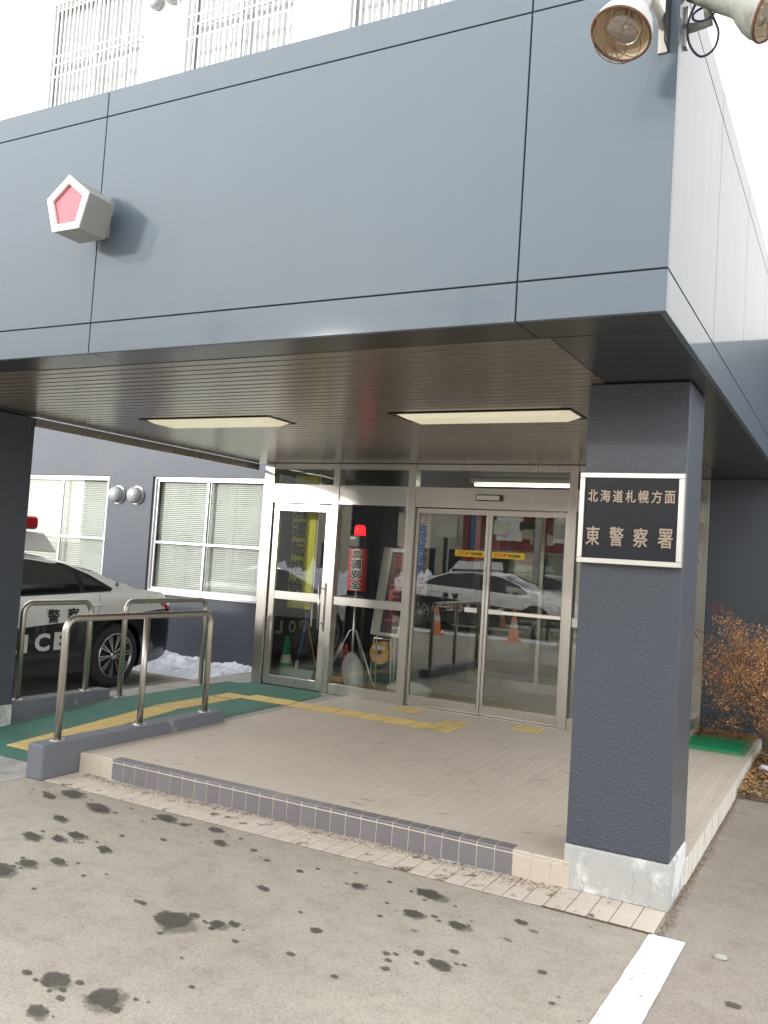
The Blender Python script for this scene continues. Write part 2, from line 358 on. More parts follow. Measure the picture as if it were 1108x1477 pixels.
SP = [(-2.045,-1.67,.085,1.5),(-1.851,-1.574,.035,1.5),(-1.78,-1.53,.03,1.7),(-2.035,-2.406,.06,1.3),(-1.761,-2.402,.075,1.2),(-1.895,-2.62,.035,1.6),
 (-3.24,-1.72,.09,1.9),(-3.206,-1.571,.06,1.8),(-3.10,-1.45,.05,2),(-3.367,-1.07,.06,2),(-3.191,-.45,.07,2.2),(-3.004,-.49,.04,1.6),(-2.785,-.438,.04,1.5),
 (-4.081,-.446,.09,2),(-3.704,-.576,.08,2.4),(-4.163,-.592,.05,2),(-1.373,-1.632,.02,1.5),(-1.421,-1.35,.03,1.4),(-1.553,-.71,.035,1.3),(-1.932,-.723,.022,1.4),
 (-2.313,-1.605,.02,2),(-1.17,-.565,.05,1.9),(-.768,-1.149,.022,1.3),(-.896,-1.262,.03,1.2),(-.784,-1.31,.04,1.4),(-.737,-1.335,.03,1.2),(-.876,-.858,.04,1.6),
 (-1.941,-1.065,.028,2),(-1.129,-.866,.04,1.6),(-3.396,-1.181,.05,1.8),(-3.053,-1.145,.045,2),(-2.6,-.62,.035,1.7),(-2.35,-.6,.022,1.5),(-3.7,-.9,.05,2.2),(-3.55,-1.25,.06,2.2),
 (-2.9,-.8,.02,1.6),(-.62,-.62,.03,1.6),(-.35,-1.1,.02,1.3),(-1.25,-1.0,.014,1.3),(.45,-.9,.03,1.5),(.62,-1.25,.04,1.6),(-.95,-1.5,.02,1.3),(-1.1,-1.7,.018,1.3),(-1.02,-1.36,.02,1.2),(-.98,-1.42,.016,1.3)]
for i, (x, y, r, e) in enumerate(SP):
    if x < -2.9: r *= .72
    blob(dm, x, y, r*.88, .0035, e, -.35, i)
    if r > .03:
        blob(dm2, x+.02, y-.01, r*1.12, .002, e, -.35, i+50)
        for q in range(6): blob(dm, x+random.gauss(0, r*2.2), y+random.gauss(0, r*.9), r*random.uniform(.12,.3), .0035, 1.5, -.3, i*9+q)
for i in range(170):
    x = random.uniform(-5.2,.0); y = random.uniform(-2.9,-.4)
    if noise.noise(Vector((x*1.2, y*1.6, 4))) > -.02: blob(dm if random.random() < .6 else dm2, x, y, random.uniform(.004,.017), .003 if i%2 else .0036, random.uniform(1,1.8), -.3, i+200, n=12)
tag((lambda o: (wet_attr(dm2, o), o)[1])(dm2.build('half_dry_patches', M['damp2'])), 'half dried damp halos on the pale asphalt in front of the entrance step', 'damp patches', kind='stuff')
tag((lambda o: (wet_attr(dm, o), o)[1])(dm.build('damp_patches', M['damp'])), 'dark damp spots scattered over the pale asphalt in front of the step', 'damp patches', kind='stuff')
# ------------------------------------------------------------------ platform with tiles
pf = MB()
pf.box(-4.5, -.002, .009, D+.3, 0, HP-.0008)
pf.box(-.70, -.002, D+.302, WY-.002, 0, HP-.0008)
platform = tag(pf.build('platform', M['grout']), kind='structure')
PX = .1163
def tile_mesh(name, w_, d_, h_, m, c=.0015, round_front=False):
    b = MB(); b.box(-w_/2, w_/2, -d_/2, d_/2, -h_, 0, c=c); return b.mesh(name, m)
TP = .1184; tl = .569; tm = tile_mesh('tile', TP-.007, tl-.0012, .006, M['tile'], c=.0006)
cnt = 0
for i in range(38):
    x = -4.5+TP*(i+.5)
    for j in range(7):
        y = .093+(tl-.003)*(j+.5)
        if x > -.60 and y < .55 and j == 0: continue
        place(tm, 'tile', (x, y, HP), platform); cnt += 1
tm2 = tile_mesh('tile', TP-.006, .60, .006, M['tile'])
for i in range(5):
    for j in range(2): place(tm2, 'tile', (-.002-TP*(i+.5), D+.33+.605*j, HP), platform)
# right flank of the platform, lime-streaked
fl = MB(); fl.box(0, .012, .52, WY-.002, 0, HP-.004); setk = fl.build('side_face', M['lime'], platform, bevel=.004)
edge = MB(); edge.box(-.05, .014, .60, WY-.004, HP-.004, HP+.003); 
edge.build('edge_strip', M['tile'], platform, bevel=.004)
# nosing and riser tiles
MB().box(-4.499,-.587,-.0012,.0085,.004,HP-.004).build('grout_face', M['grout'], platform)
def nosing(mt):
    b = MB(); w_ = .108; pr = [(0,-.022),(-.010,-.019),(-.012,-.009),(-.006,0),(.082,.0015),(.082,-.015),(.004,-.022)]
    P = [(-w_/2, y, z) for y, z in pr]; b.prism(P[::-1], (w_,0,0)); return b.mesh('nosing_tile', mt)
def riser(mt):
    b = MB(); b.box(-.055,.055,-.008,.004,-.126,0); return b.mesh('riser_tile', mt)
nm = {k: nosing(M[k]) for k in ('tile','purple')}; rm = {k: riser(M[k]) for k in ('tile','purple')}
x = -4.5+PX/2; i = 0
while x < -.59:
    k = 'purple' if -4.12 < x < -.95 else 'tile'
    nt_ = place(nm[k], 'nosing_tile', (x, .008, HP+.001), platform); rt_ = place(rm[k], 'riser_tile', (x, .004, HP-.026), platform)
    x += PX; i += 1
# cream strip of small tiles along the foot of the step
sb = MB(); sb.box(-4.5, -.003, -.349, -.001, .0, .0035); strip = tag(sb.build('gutter_strip', M['dgrout']), kind='structure')
ct = tile_mesh('tile', .1125, .110, .004, M['cream'], c=.001)
for i in range(38):
    for j in range(3): place(ct, 'tile', (-4.5+.1184*(i+.5), -.290+.1155*j, .0068), strip)
ckb = MB()
for (x0_, y0_, x1_, y1_, sd) in ((-.02,-.35,-.03,-2.6,11),):
    P = []
    for k in range(61):
        u = k/60; o1 = noise.fractal(Vector((u*5, sd, 0)), 1.0, 2.0, 4)*.07*(0.15 if sd == 11 else 1); P.append((x0_+(x1_-x0_)*u+o1*.6, y0_+(y1_-y0_)*u-o1))
    for k in range(60):
        w_ = .0012+.0022*abs(noise.noise(Vector((k*.35, sd, 3)))); (a0, b0), (a1, b1) = P[k], P[k+1]
        if noise.noise(Vector((k*.12, sd, 8))) < -.12: continue
        ckb.quad((a0-w_, b0-w_, .0025), (a1-w_, b1-w_, .0025), (a1+w_, b1+w_, .0025), (a0+w_, b0+w_, .0025))
tag(ckb.build('asphalt_cracks', M['scuffd']), 'hairline crack along the asphalt seam beside the white painted line', 'cracks', kind='stuff')
# crumbs of moss and grit along the riser
gr = MB()
for i in range(2600):
    x = random.uniform(-4.4,-.6); wgt = noise.noise(Vector((x*1.7, 3.3, 0)))*.5+.5
    y = -.01-abs(random.gauss(0, .02+.055*wgt*wgt*2)); 
    if random.random() > .25+wgt: continue
    r = random.uniform(.002,.0075); z = .007; a = random.uniform(0, 3.1)
    gr.add([(x+r*math.cos(a+q*1.57), y+r*math.sin(a+q*1.57)*.7, z+random.random()*.004) for q in range(4)], [(0,1,2,3)])
tag(gr.build('grit', M['litter']), 'brown grit and moss crumbs along the foot of the mauve step', 'grit', kind='stuff')
g2 = MB()
for i in range(2600):
    if i < 1700: y = random.uniform(-.35,3.0); x = .014+abs(random.gauss(0,.022+.02*noise.noise(Vector((y*2,5,5)))))
    else: y = random.uniform(-.352,-.34); x = random.uniform(-.6,-.01)
    r = random.uniform(.0018,.006); z = .005+random.random()*.003; a = random.uniform(0, 3.1)
    g2.add([(x+r*math.cos(a+q*1.57), y+r*math.sin(a+q*1.57), z) for q in range(4)], [(0,1,2,3)], random.choice([0,0,1]))
tag(g2.build('grit', [M['litter'],M['scuffd']]), 'dark gravelly grit along the pale side of the platform and below the pillar corner', 'grit', kind='stuff')
ws = MB()
for i in range(60):
    x = random.choice([-4.0,-3.8,-3.05,-1.35,-1.2])+random.gauss(0,.1); y = -.012-random.random()*.02; r = random.uniform(.006,.016)
    blob(ws, x, y, r, .0085, 1.8, 0, i, n=8)
tag(ws.build('lime_crumbs', M['plinth']), 'whitish lime crumbs stuck at the foot of the step riser', 'lime deposit', kind='stuff')
# scuffs on the platform
sc_ = MB()
for i in range(120):
    x = random.uniform(-4.2,-.7); y = random.uniform(.15,3.6); l = random.uniform(.01,.06)*(1 if random.random()<.85 else 1.8); a = random.gauss(.1,.25)
    if noise.noise(Vector((x*1.1, y*1.1, 7))) < -.08: continue
    wd = random.uniform(.002,.005)
    c, s_ = math.cos(a), math.sin(a); P = [(-l,0),(-l*.3,-wd),(l*.5,-wd*.7),(l,0),(l*.4,wd*.8),(-l*.4,wd)]
    sc_.add([(x+px*c-py*s_, y+px*s_+py*c, HP+.0022) for px, py in P], [tuple(range(6))])
M['scuff'] = mat('scuff_marks', (.17,.145,.115), .8, var=.5, vscale=30)
tag(sc_.build('scuff_marks', M['scuff']), 'short dark scuff marks on the beige tiles of the entrance platform', 'scuff marks', kind='stuff')
# ------------------------------------------------------------------ ramp and landing (left)
def rz(y): return max(0.0, min(HP, HP*(y+.35)/2.35))
rp = MB(); ys = [-.62,-.35]+[ -.35+2.35*k/12 for k in range(1,13)]+[D-.002]
rxl, rxr = -6.12, -4.68
for a_, b_ in zip(ys[:-1], ys[1:]):
    rp.quad((rxl,a_,rz(a_)+.002),(rxr,a_,rz(a_)+.002),(rxr,b_,rz(b_)+.002),(rxl,b_,rz(b_)+.002))
ramp = tag(rp.build('ramp', M['concrete']), kind='structure')
lp = MB(); lp.box(rxr+.001, -4.502, 1.80, D-.002, 0, HP-.001); lp.box(-6.45, rxl-.001, 2.0, WY-.002, 0, HP+.001)
lp.box(rxl, -5.87, D, WY-.002, 0, HP); lp.build('landing_slab', M['concrete'], ramp)
gs = MB()
ys = [-.10]+[-.1+2.1*k/12 for k in range(1,13)]+[2.96, 3.87]
for a_, b_ in zip(ys[:-1], ys[1:]):
    l_ = -6.08; gs.quad((l_,a_,rz(a_)+.006),(rxr+.002,a_,rz(a_)+.006),(rxr+.002,b_,rz(b_)+.006),(l_,b_,rz(b_)+.006))
gs.quad((-5.9,3.87,HP+.006),(rxr+.002,3.87,HP+.006),(rxr-.15,D-.003,HP+.006),(-5.85,D-.003,HP+.006))
gs.quad((rxr+.002,1.80,HP+.003),(-4.60,1.80,HP+.003),(-4.66,3.7,HP+.003),(rxr+.002,3.9,HP+.003))
gs.build('green_surfacing', M['green'], ramp)
# tactile plates
def bar_plate():
    b = MB(); b.box(-.148,.148,-.148,.148,-.004,0)
    for k in range(4):
        xx = -.1125+.075*k; b.box(xx-.016, xx+.016, -.138,.138, 0, .006, c=.004)
    return b.mesh('tactile_plate', M['yellow'])
def dot_plate():
    b = MB(); b.box(-.148,.148,-.148,.148,-.004,0)
    for i in range(6):
        for j in range(6):
            xx = -.125+.05*i; yy = -.125+.05*j; b.add([(xx+.013*math.cos(t*math.pi/3), yy+.013*math.sin(t*math.pi/3), 0) for t in range(6)]+[(xx+.008*math.cos(t*math.pi/3), yy+.008*math.sin(t*math.pi/3), .006) for t in range(6)],
                [(t,(t+1)%6,(t+1)%6+6,t+6) for t in range(6)]+[(6,7,8,9,10,11)])
    return b.mesh('tactile_plate', M['yellow'])
bpm, dpm = bar_plate(), dot_plate()
sl_ = math.atan2(HP, 2.35)
y = 2.66
while y > .05:
    s_ = y < 2.0
    place(bpm, 'tactile_plate', (-5.35, y, rz(y)+.011+(.001 if s_ else 0)), ramp, (sl_ if s_ else 0, 0, 0)); y -= .3
place(dpm, 'tactile_plate', (-5.35, 3.0, HP+.011), ramp)
x = -5.35
for i in range(1, 9):
    x = -5.35+.3*i
    place(bpm, 'tactile_plate', (x, 3.13, (HP+.011) if x < -4.6 else HP+.006), ramp if x < -4.6 else platform, (0,0,math.pi/2))
place(dpm, 'tactile_plate', (-5.35+.3*8+.02-.02, 3.13+.299, HP+.006), platform) if False else None
place(dpm, 'tactile_plate', (-2.80, 3.13, HP+.006), platform)
place(bpm, 'tactile_plate', (-2.80, 3.43, HP+.006), platform)
place(dpm, 'tactile_plate', (-3.53, 3.82, HP+.006), platform); place(dpm, 'tactile_plate', (-2.10, 3.80, HP+.006), platform)
# curbs under the rails
c1 = MB(); c1.box(-4.675,-4.502,-.37,1.80,0,.266); tag(c1.build('kerb', M['curb'], bevel=.012), 'grey-blue painted kerb wall between the green ramp and the tiled step', 'kerb', 'painted kerb walls of the ramp')
c2 = MB(); c2.box(-6.30,-6.125,.605,1.91,0,.262); tag(c2.build('kerb', M['curb'], bevel=.012), 'dark painted kerb wall behind the left pillar, on the car side of the ramp', 'kerb', 'painted kerb walls of the ramp')
# handrails
def rail(x, y0, y1, zb, zt, mids, label):
    t = empty('handrail', (x,(y0+y1)/2,zb), label, 'handrail', 'steel handrails beside the ramp')
    r = .10; P = [(x,y0,zb),(x,y0,zt-r-.01)]
    P += [(x, y0+r-r*math.cos(a), zt-r+r*math.sin(a)) for a in [k*math.pi/16 for k in range(9)]]
    P += [(x, y1-r+r*math.sin(a), zt-r+r*math.cos(a)) for a in [k*math.pi/16 for k in range(9)]]
    P += [(x,y1,zt-r-.01),(x,y1,zb)]
    MB().tube(P, .029, 14).build('rail_tube', M['rail'], t, smooth=True)
    for m_ in mids: MB().tube([(x,m_,zb),(x,m_,zt-.02)], .027, 14).build('post', M['rail'], t, smooth=True)
    for m_ in [y0,*mids,y1]:
        f = MB(); f.lathe([(0,.010),(.045,.010),(.060,.004),(.062,0),(0,0)], (x,m_,zb), (0,0,1), 16)
        for q in (0,1,2,3): f.lathe([(0,.022),(.006,.022),(.006,0)], (x+.05*math.cos(q*1.57+.78), m_+.05*math.sin(q*1.57+.78), zb), (0,0,1), 6)
        f.build('flange', M['rail'], t)
rail(-4.59,-.164,1.60,.266,1.21,[.732],'nearest steel handrail with three posts, standing on the kerb beside the step')
rail(-6.21,.775,1.63,.262,1.185,[],'short two-post steel handrail on the dark kerb next to the left pillar')
rail(-6.13,2.05,3.39,.16,1.19,[],'far two-post steel handrail bolted to the pale slab beside the parked patrol car')
# ------------------------------------------------------------------ pillars
def pillar(x0, x1, y0, y1, label, kids=None):
    t = empty('pillar', ((x0+x1)/2,(y0+y1)/2,0), label, 'pillar', 'textured blue-grey canopy pillars')
    MB().box(x0,x1,y0,y1,.262,HS-.002).build('shaft', M['stucco'], t, bevel=.008)
    MB().box(x0-.006,x1+.006,y0-.006,y1+.004,0,.258).build('plinth', M['plinth'], t, bevel=.010)
    return t
pr_ = pillar(-.583,0,.006,.520,'right canopy pillar with the black name plaque and a whitewashed plinth')
pillar(-6.64,-6.055,.006,.600,'left canopy pillar in shade at the edge of the photo, beside the ramp')
M['lime2'] = M['lime']
# cracks in the plinth
ck = MB()
for sx, sd in ((-.47,1),(-.19,2),(-.10,3)):
    P = []
    for k in range(26): P.append((sx+noise.fractal(Vector((k*.16, sd*3, 0)), 1.0, 2.0, 4)*.045, -.0004, .01+.19*k/25))
    ck.tube(P, [.0004+.0011*abs(noise.noise(Vector((k*.4, sd, 9)))) for k in range(26)], 5)
ck.build('cracks', M['scuff'], pr_)
# ------------------------------------------------------------------ plaque
pq = empty('name_plaque', (-.30,0,1.9), 'black name plaque in a pale steel frame fixed to the right pillar', 'sign')
px0, px1, pz0, pz1 = -.590, .000, 1.893, 2.42; yb = -.004
MB().box(px0+.02,px1-.02,-.045,yb,pz0+.02,pz1-.02).build('board', M['plaque'], pq)
fr = MB(); t_ = .030
fr.box(px0,px1,-.058,yb,pz0,pz0+t_); fr.box(px0,px1,-.058,yb,pz1-t_,pz1)
fr.box(px0,px0+t_,-.058,yb,pz0+t_,pz1-t_); fr.box(px1-t_,px1,-.058,yb,pz0+t_,pz1-t_)
fr.build('frame', M['palesteel'], pq, bevel=.003)
Rr, Uu = (1,0,0), (0,0,1)
for i, ch in enumerate('北海道札幌方面'):
    lettering('character', [(ch, (px0+.078+.0725*i, -.0455, 2.285), Rr, Uu, .056, .070)], M['bronze'], pq, ext=.006, bold=.008)
for i, ch in enumerate('東警察署'):
    lettering('character', [(ch, (px0+.088+.1365*i, -.0455, 2.052), Rr, Uu, .078, .108)], M['bronze'], pq, ext=.006, bold=.008)
# ------------------------------------------------------------------ canopy
cy = empty('entrance_canopy', (-3.2,2,HS), 'grey-blue panelled entrance canopy over the platform with a slatted bronze ceiling', 'canopy')
XL = -6.86
core = MB(); core.box(XL+.02, B-.02, -A+.02, .60, HS+.03, ZT-.02); core.box(-6.04, B-.02, .60, WY-.01, HS+.03, ZT-.02)
core.build('core', M['joint'], cy)
JG = .004
def panel(x0,x1,y0,y1,z0,z1,m='panel',name='panel', bv=.003):
    MB().box(x0,x1,y0,y1,z0,z1).build(name, M[m], cy, bevel=bv)
cols = [XL,-5.94,-3.245,-.547,B]
for a_, b_ in zip(cols[:-1], cols[1:]):
    for z0, z1 in ((HS,Z1),(Z1,Z2),(Z2,ZT)):
        xr = b_ if b_ == B else b_-JG
        panel(a_+JG, xr, -A, -A+.03, z0+(JG if z0 > HS else 0), z1-(JG if z1 < ZT else 0), bv=.002)
rows = [-A+.031,-.08,1.25,2.62,3.96,WY-.004]
for a_, b_ in zip(rows[:-1], rows[1:]):
    for z0, z1 in ((HS,Z1),(Z1,Z2),(Z2,ZT)):
        panel(B-.03, B, a_+(0 if a_ < -1.3 else JG), b_-JG, z0+(JG if z0 > HS else 0), z1-(JG if z1 < ZT else 0), bv=.002)
panel(XL, B-.031, -A+.031, WY-.01, ZT-.019, ZT-.003, name='top_sheet')
# soffit border
ZS = HS+.002
for a_, b_ in zip(cols[:-1], cols[1:]):
    panel(a_+JG*.8, min(b_-JG*.8, B-.032), -A+.031, -1.255, ZS, ZS+.02, 'soffit', 'soffit_panel', .0015)
    panel(a_+JG*.8, min(b_-JG*.8, B-.032), -1.247, -1.075, ZS+.003, ZS+.02, 'soffit', 'soffit_panel', .0015)
for a_, b_ in zip([-1.070,-.08,1.25,2.62,3.96],[-.08,1.25,2.62,3.96,WY-.01]):
    panel(-.482, B-.032, a_+JG*.8, b_-JG*.8, ZS+.001, ZS+.02, 'soffit', 'soffit_panel', .0015)
panel(-6.035,-5.80,-1.070,D+.05, ZS+.001, ZS+.02, 'soffit', 'soffit_panel', .0015)
panel(XL+.01,-6.04,-1.070,.59, ZS+.001, ZS+.02, 'soffit', 'soffit_panel', .0015)
panel(-5.8,-.49,D+.06,D+.12, ZS+.001, ZS+.02, 'soffit', 'soffit_panel', .0015)
panel(-.70,-.49,D+.12,WY-.01, ZS+.001, ZS+.02, 'soffit', 'soffit_panel', .0015)
bk = MB(); bk.box(-5.8,-.49,-1.07,D+.05,ZS+.024,ZS+.028); bk.build('ceiling_backing', M['black'], cy)
n = 45; p = (D+.03+1.07)/n
def strip_mesh(x0, x1):
    b = MB(); w2 = p/2-.008; L_ = (x1-x0)/2
    pr = [(-w2,.018),(-w2,.002),(-w2+.004,0),(w2-.004,0),(w2,.002),(w2,.018)]
    b.prism([(-L_, y, z) for y, z in pr][::-1], (2*L_,0,0)); return b.mesh('ceiling_strip', M['strip'])
smf = strip_mesh(-5.797,-.487)
# lamp openings cut three strips short
LX = [(-4.94,-3.49),(-2.37,-.92)]; LY0, LY1 = .79, 1.22
parts3 = [strip_mesh(-5.797, LX[0][0]), strip_mesh(LX[0][1], LX[1][0]), strip_mesh(LX[1][1], -.487)]
cx3 = [(-5.797+LX[0][0])/2, (LX[0][1]+LX[1][0])/2, (LX[1][1]-.487)/2]
for i in range(n):
    y = -1.07+p*(i+.5)
    if LY0-p*.4 < y < LY1+p*.4:
        for me_, c_ in zip(parts3, cx3): place(me_, 'ceiling_strip', (c_, y, ZS), cy)
    else: place(smf, 'ceiling_strip', (-3.142, y, ZS), cy)
tr = MB(); tr.box(-6.075,-6.045,.60,D+.10,HS-.085,HS-.004); tr.build('edge_trim', M['steel'], cy)
lab = ['left recessed ceiling lamp with cream prismatic cover under the canopy','right recessed ceiling lamp with cream prismatic cover, nearer the name plaque']
for (x0, x1), lb in zip(LX, lab):
    t = empty('ceiling_lamp', ((x0+x1)/2,1,HS), lb, 'ceiling lamp', 'recessed lamps in the canopy ceiling')
    f = MB(); q = .022; y0, y1 = LY0+.01, LY1-.01
    f.box(x0+.002,x1-.002,y0,y0+q,ZS-.006,ZS+.02); f.box(x0+.002,x1-.002,y1-q,y1,ZS-.006,ZS+.02)
    f.box(x0+.002,x0+q,y0+q,y1-q,ZS-.006,ZS+.02); f.box(x1-q,x1-.002,y0+q,y1-q,ZS-.006,ZS+.02); f.build('frame', M['trim'], t)  # black of this frame paints in the shadow gap around the cover
    c = MB(); e, d2 = .10, .034; a0, a1, b0, b1 = x0+q+.004, x1-q-.004, y0+q+.004, y1-q-.004
    c.add([(a0,b0,ZS+.01),(a1,b0,ZS+.01),(a1,b1,ZS+.01),(a0,b1,ZS+.01),(a0+e,b0+.05,ZS-d2),(a1-e,b0+.05,ZS-d2),(a1-e,b1-.05,ZS-d2),(a0+e,b1-.05,ZS-d2)],
          [(0,1,5,4),(1,2,6,5),(2,3,7,6),(3,0,4,7),(7,6,5,4)]); c.build('diffuser', M['lampcover'], t)
# ------------------------------------------------------------------ building
bd = empty('police_station', (-6,WY+2,0), 'police station building with blue-grey lower wall and white upper storeys', 'building')
def wall(x0, x1, z0, z1, y, ops, m, name, depth=.13, extra=None):
    X = sorted({x0,x1,*[o[0] for o in ops],*[o[1] for o in ops]}); Z = sorted({z0,z1,*[o[2] for o in ops],*[o[3] for o in ops]})
    b = MB()
    for a_, c_ in zip(X[:-1], X[1:]):
        for e_, f_ in zip(Z[:-1], Z[1:]):
            mx, mz = (a_+c_)/2, (e_+f_)/2
            if any(o[0] < mx < o[1] and o[2] < mz < o[3] for o in ops): continue
            b.quad((a_,y,e_),(c_,y,e_),(c_,y,f_),(a_,y,f_))
    for o in ops:
        b.quad((o[0],y,o[2]),(o[0],y,o[3]),(o[0],y+depth,o[3]),(o[0],y+depth,o[2])); b.quad((o[1],y,o[3]),(o[1],y,o[2]),(o[1],y+depth,o[2]),(o[1],y+depth,o[3]))
        b.quad((o[0],y,o[3]),(o[1],y,o[3]),(o[1],y+depth,o[3]),(o[0],y+depth,o[3])); b.quad((o[1],y,o[2]),(o[0],y,o[2]),(o[0],y+depth,o[2]),(o[1],y+depth,o[2]))
    return b.build(name, M[m], bd)
WR = (-8.93,-6.75,1.09,2.88); WL = (-12.03,-9.87,1.09,2.88)
vest = (-5.86,-.70,-1,HS)
BR = 5.0
wall(-30,BR,0,ZT-.05,WY,[WR,WL,(vest[0],vest[1],0,HS),(-15.2,-13.0,1.09,2.88)],'wallblue','lower_wall')
ups = [(-12.15,-9.95,9.3,11.30),(-8.95,-6.78,9.3,11.30),(-5.90,-3.75,9.3,11.30)]
low2 = [(a_,b_,5.6,7.5) for a_, b_, _, _ in ups]
wall(-30,BR,ZT-.05,12.6,WY,ups+low2,'wallwhite','upper_wall')
bb = MB(); bb.box(-30,BR,WY+.2,WY+9,12.5,12.6); bb.box(BR-.01,BR,WY+.001,WY+9,0,12.5); bb.box(-30,-29.9,WY+.001,WY+9,0,12.5); bb.box(-30,BR,WY+9,WY+9.1,0,12.5); bb.build('rear_walls', M['wallwhite'], bd)
sk = MB(); sk.box(-.62,BR,WY-.03,WY-.002,0,.30); sk.build('skirting', M['stucco'], bd, bevel=.003)
sw = MB(); sw.box(-.62,BR,WY-.012,WY-.002,.312,HS-.004); sw.build('wall_cladding', M['stucco'], bd)
def window(op, blinds=True, grille=False, dark=False, transz=.42):
    x0, x1, z0, z1 = op; y = WY+.05
    f = MB(); t = .035
    f.box(x0,x1,y-.01,y+.06,z0,z0+t); f.box(x0,x1,y-.01,y+.06,z1-t,z1); f.box(x0,x0+t,y-.01,y+.06,z0+t,z1-t); f.box(x1-t,x1,y-.01,y+.06,z0+t,z1-t)
    f.box(x0-.03,x1+.03,WY-.035,y-.012,z0-.03,z0+.006)
    wo = f.build('window', M['alu'], bd, bevel=.003)
    xm = (x0+x1)/2
    for k, (a_, b_, yy) in enumerate(((x0+t,xm+.03,y+.035),(xm-.03,x1-t,y+.008))):
        s = MB(); u = .034; zm = z0+(z1-z0)*transz
        s.box(a_,a_+u,yy-.012,yy+.012,z0+t,z1-t); s.box(b_-u,b_,yy-.012,yy+.012,z0+t,z1-t)
        s.box(a_+u,b_-u,yy-.012,yy+.012,z0+t,z0+t+u); s.box(a_+u,b_-u,yy-.012,yy+.012,z1-t-u,z1-t); s.box(a_+u,b_-u,yy-.012,yy+.012,zm,zm+u)
        s.build('sash', M['alu'], wo)
        MB().box(a_+u,b_-u,yy-.003,yy+.003,z0+t+u,zm).build('pane', M['winglass'], wo); MB().box(a_+u,b_-u,yy-.003,yy+.003,zm+u,z1-t-u).build('pane', M['winglass'], wo)
    if blinds:
        b = MB(); z = z0+.06
        while z < z1-.05:
            b.add([(x0+.06,y+.10,z),(x1-.06,y+.10,z),(x1-.06,y+.108,z+.023),(x0+.06,y+.108,z+.023)], [(0,1,2,3)]); z += .030
        for q in range(5):
            xx = x0+.2+(x1-x0-.4)*q/4; b.box(xx,xx+.004,y+.098,y+.1,z0+.05,z1-.05)
        b.build('blind', M['blind'], wo)
    if grille:
        gb = MB(); gy = WY-.14
        for zz in (z0+.55,z0+.92,z1+.02): gb.box(x0-.10,x1+.06,gy+.008,gy+.022,zz,zz+.03)
        gb.box(x0-.09,x0-.06,gy+.01,WY-.001,z0+.93,z0+.945); gb.box(x1+.03,x1+.06,gy+.01,WY-.001,z0+.93,z0+.945)
        go = gb.build('window_grille', M['wplastic'], bd)
        bm_ = MB().box(-.012,.012,-.014,.006,z0-.05,z1+.14).mesh('bar', M['wplastic']); n_ = 23
        for k in range(n_+1): 
            o = bpy.data.objects.new('bar', bm_); COL.objects.link(o); o.parent = go; o.location = Vector((x0-.08+(x1-x0+.12)*k/n_, gy, 0)) - world_off(bd)
    return wo
window(WR); window(WL); window((-15.2,-13.0,1.09,2.88))
for o in ups: window(o, blinds=False, grille=True, transz=.46)
for o in low2: window(o, blinds=False)
# dim rooms behind the windows
rm_ = MB()
for (x0,x1,z0,z1) in (WR,WL,(-15.2,-13.0,1.09,2.88)):
    rm_.box(x0-.5,x1+.5,WY+2.0,WY+2.05,.0,3.0); rm_.box(x0-.5,x1+.5,WY+.3,WY+2,2.98,3.02); rm_.box(x0-.5,x1+.5,WY+.3,WY+2,.0,.05); rm_.box(x0-.52,x0-.5,WY+.3,WY+2,.05,2.98); rm_.box(x1+.5,x1+.52,WY+.3,WY+2,.05,2.98)
for (x0,x1,z0,z1) in ups+low2: rm_.box(x0-.3,x1+.3,WY+.9,WY+.95,z0-.3,z1+.3)

for (x0,x1,z0,z1) in ups:
    cb = MB()
    for q in range(90):
        xa, xb = x0+.05+(x1-x0-.1)*q/90, x0+.05+(x1-x0-.1)*(q+1)/90; fy = lambda x: WY+.19+.018*math.sin(x*38)
        cb.quad((xa,fy(xa),z0+.03),(xb,fy(xb),z0+.03),(xb,fy(xb),z1-.03),(xa,fy(xa),z1-.03))
    cb.build('curtain', M['curtain'], bd, smooth=True)
rm_.build('room_lining', M['inwall'], bd)
# a few things on the office window sills
si = MB(); si.box(-8.62,-8.42,WY+.32,WY+.36,1.35,1.80); si.build('desk_monitor', M['matedge'], bd)
# vent caps
def vent(x, z, r, lb):
    t = empty('vent_cap', (x,WY,z), lb, 'vent', 'round vent caps on the walls')
    v = MB(); v.lathe([(r*.9,0),(r,.02),(r,.05),(r*.97,.09),(r*.8,.125),(r*.45,.15),(0,.158)], (x,WY-.001,z), (0,-1,0), 28); v.build('hood', M['ventgrey'], t, smooth=True)
    f = MB(); f.lathe([(r*1.12,0),(r*1.12,.012),(r*.9,.016)], (x,WY-.001,z), (0,-1,0), 28); f.build('flange', M['palesteel'], t)
vent(-9.64,2.575,.13,'left of two round vent caps between the ground-floor windows')
vent(-9.24,2.575,.13,'right of two round vent caps between the ground-floor windows')
vent(-9.61,10.72,.13,'left of two round vent caps high on the white wall between barred windows')
vent(-9.25,10.72,.13,'right of two round vent caps high on the white wall between barred windows')
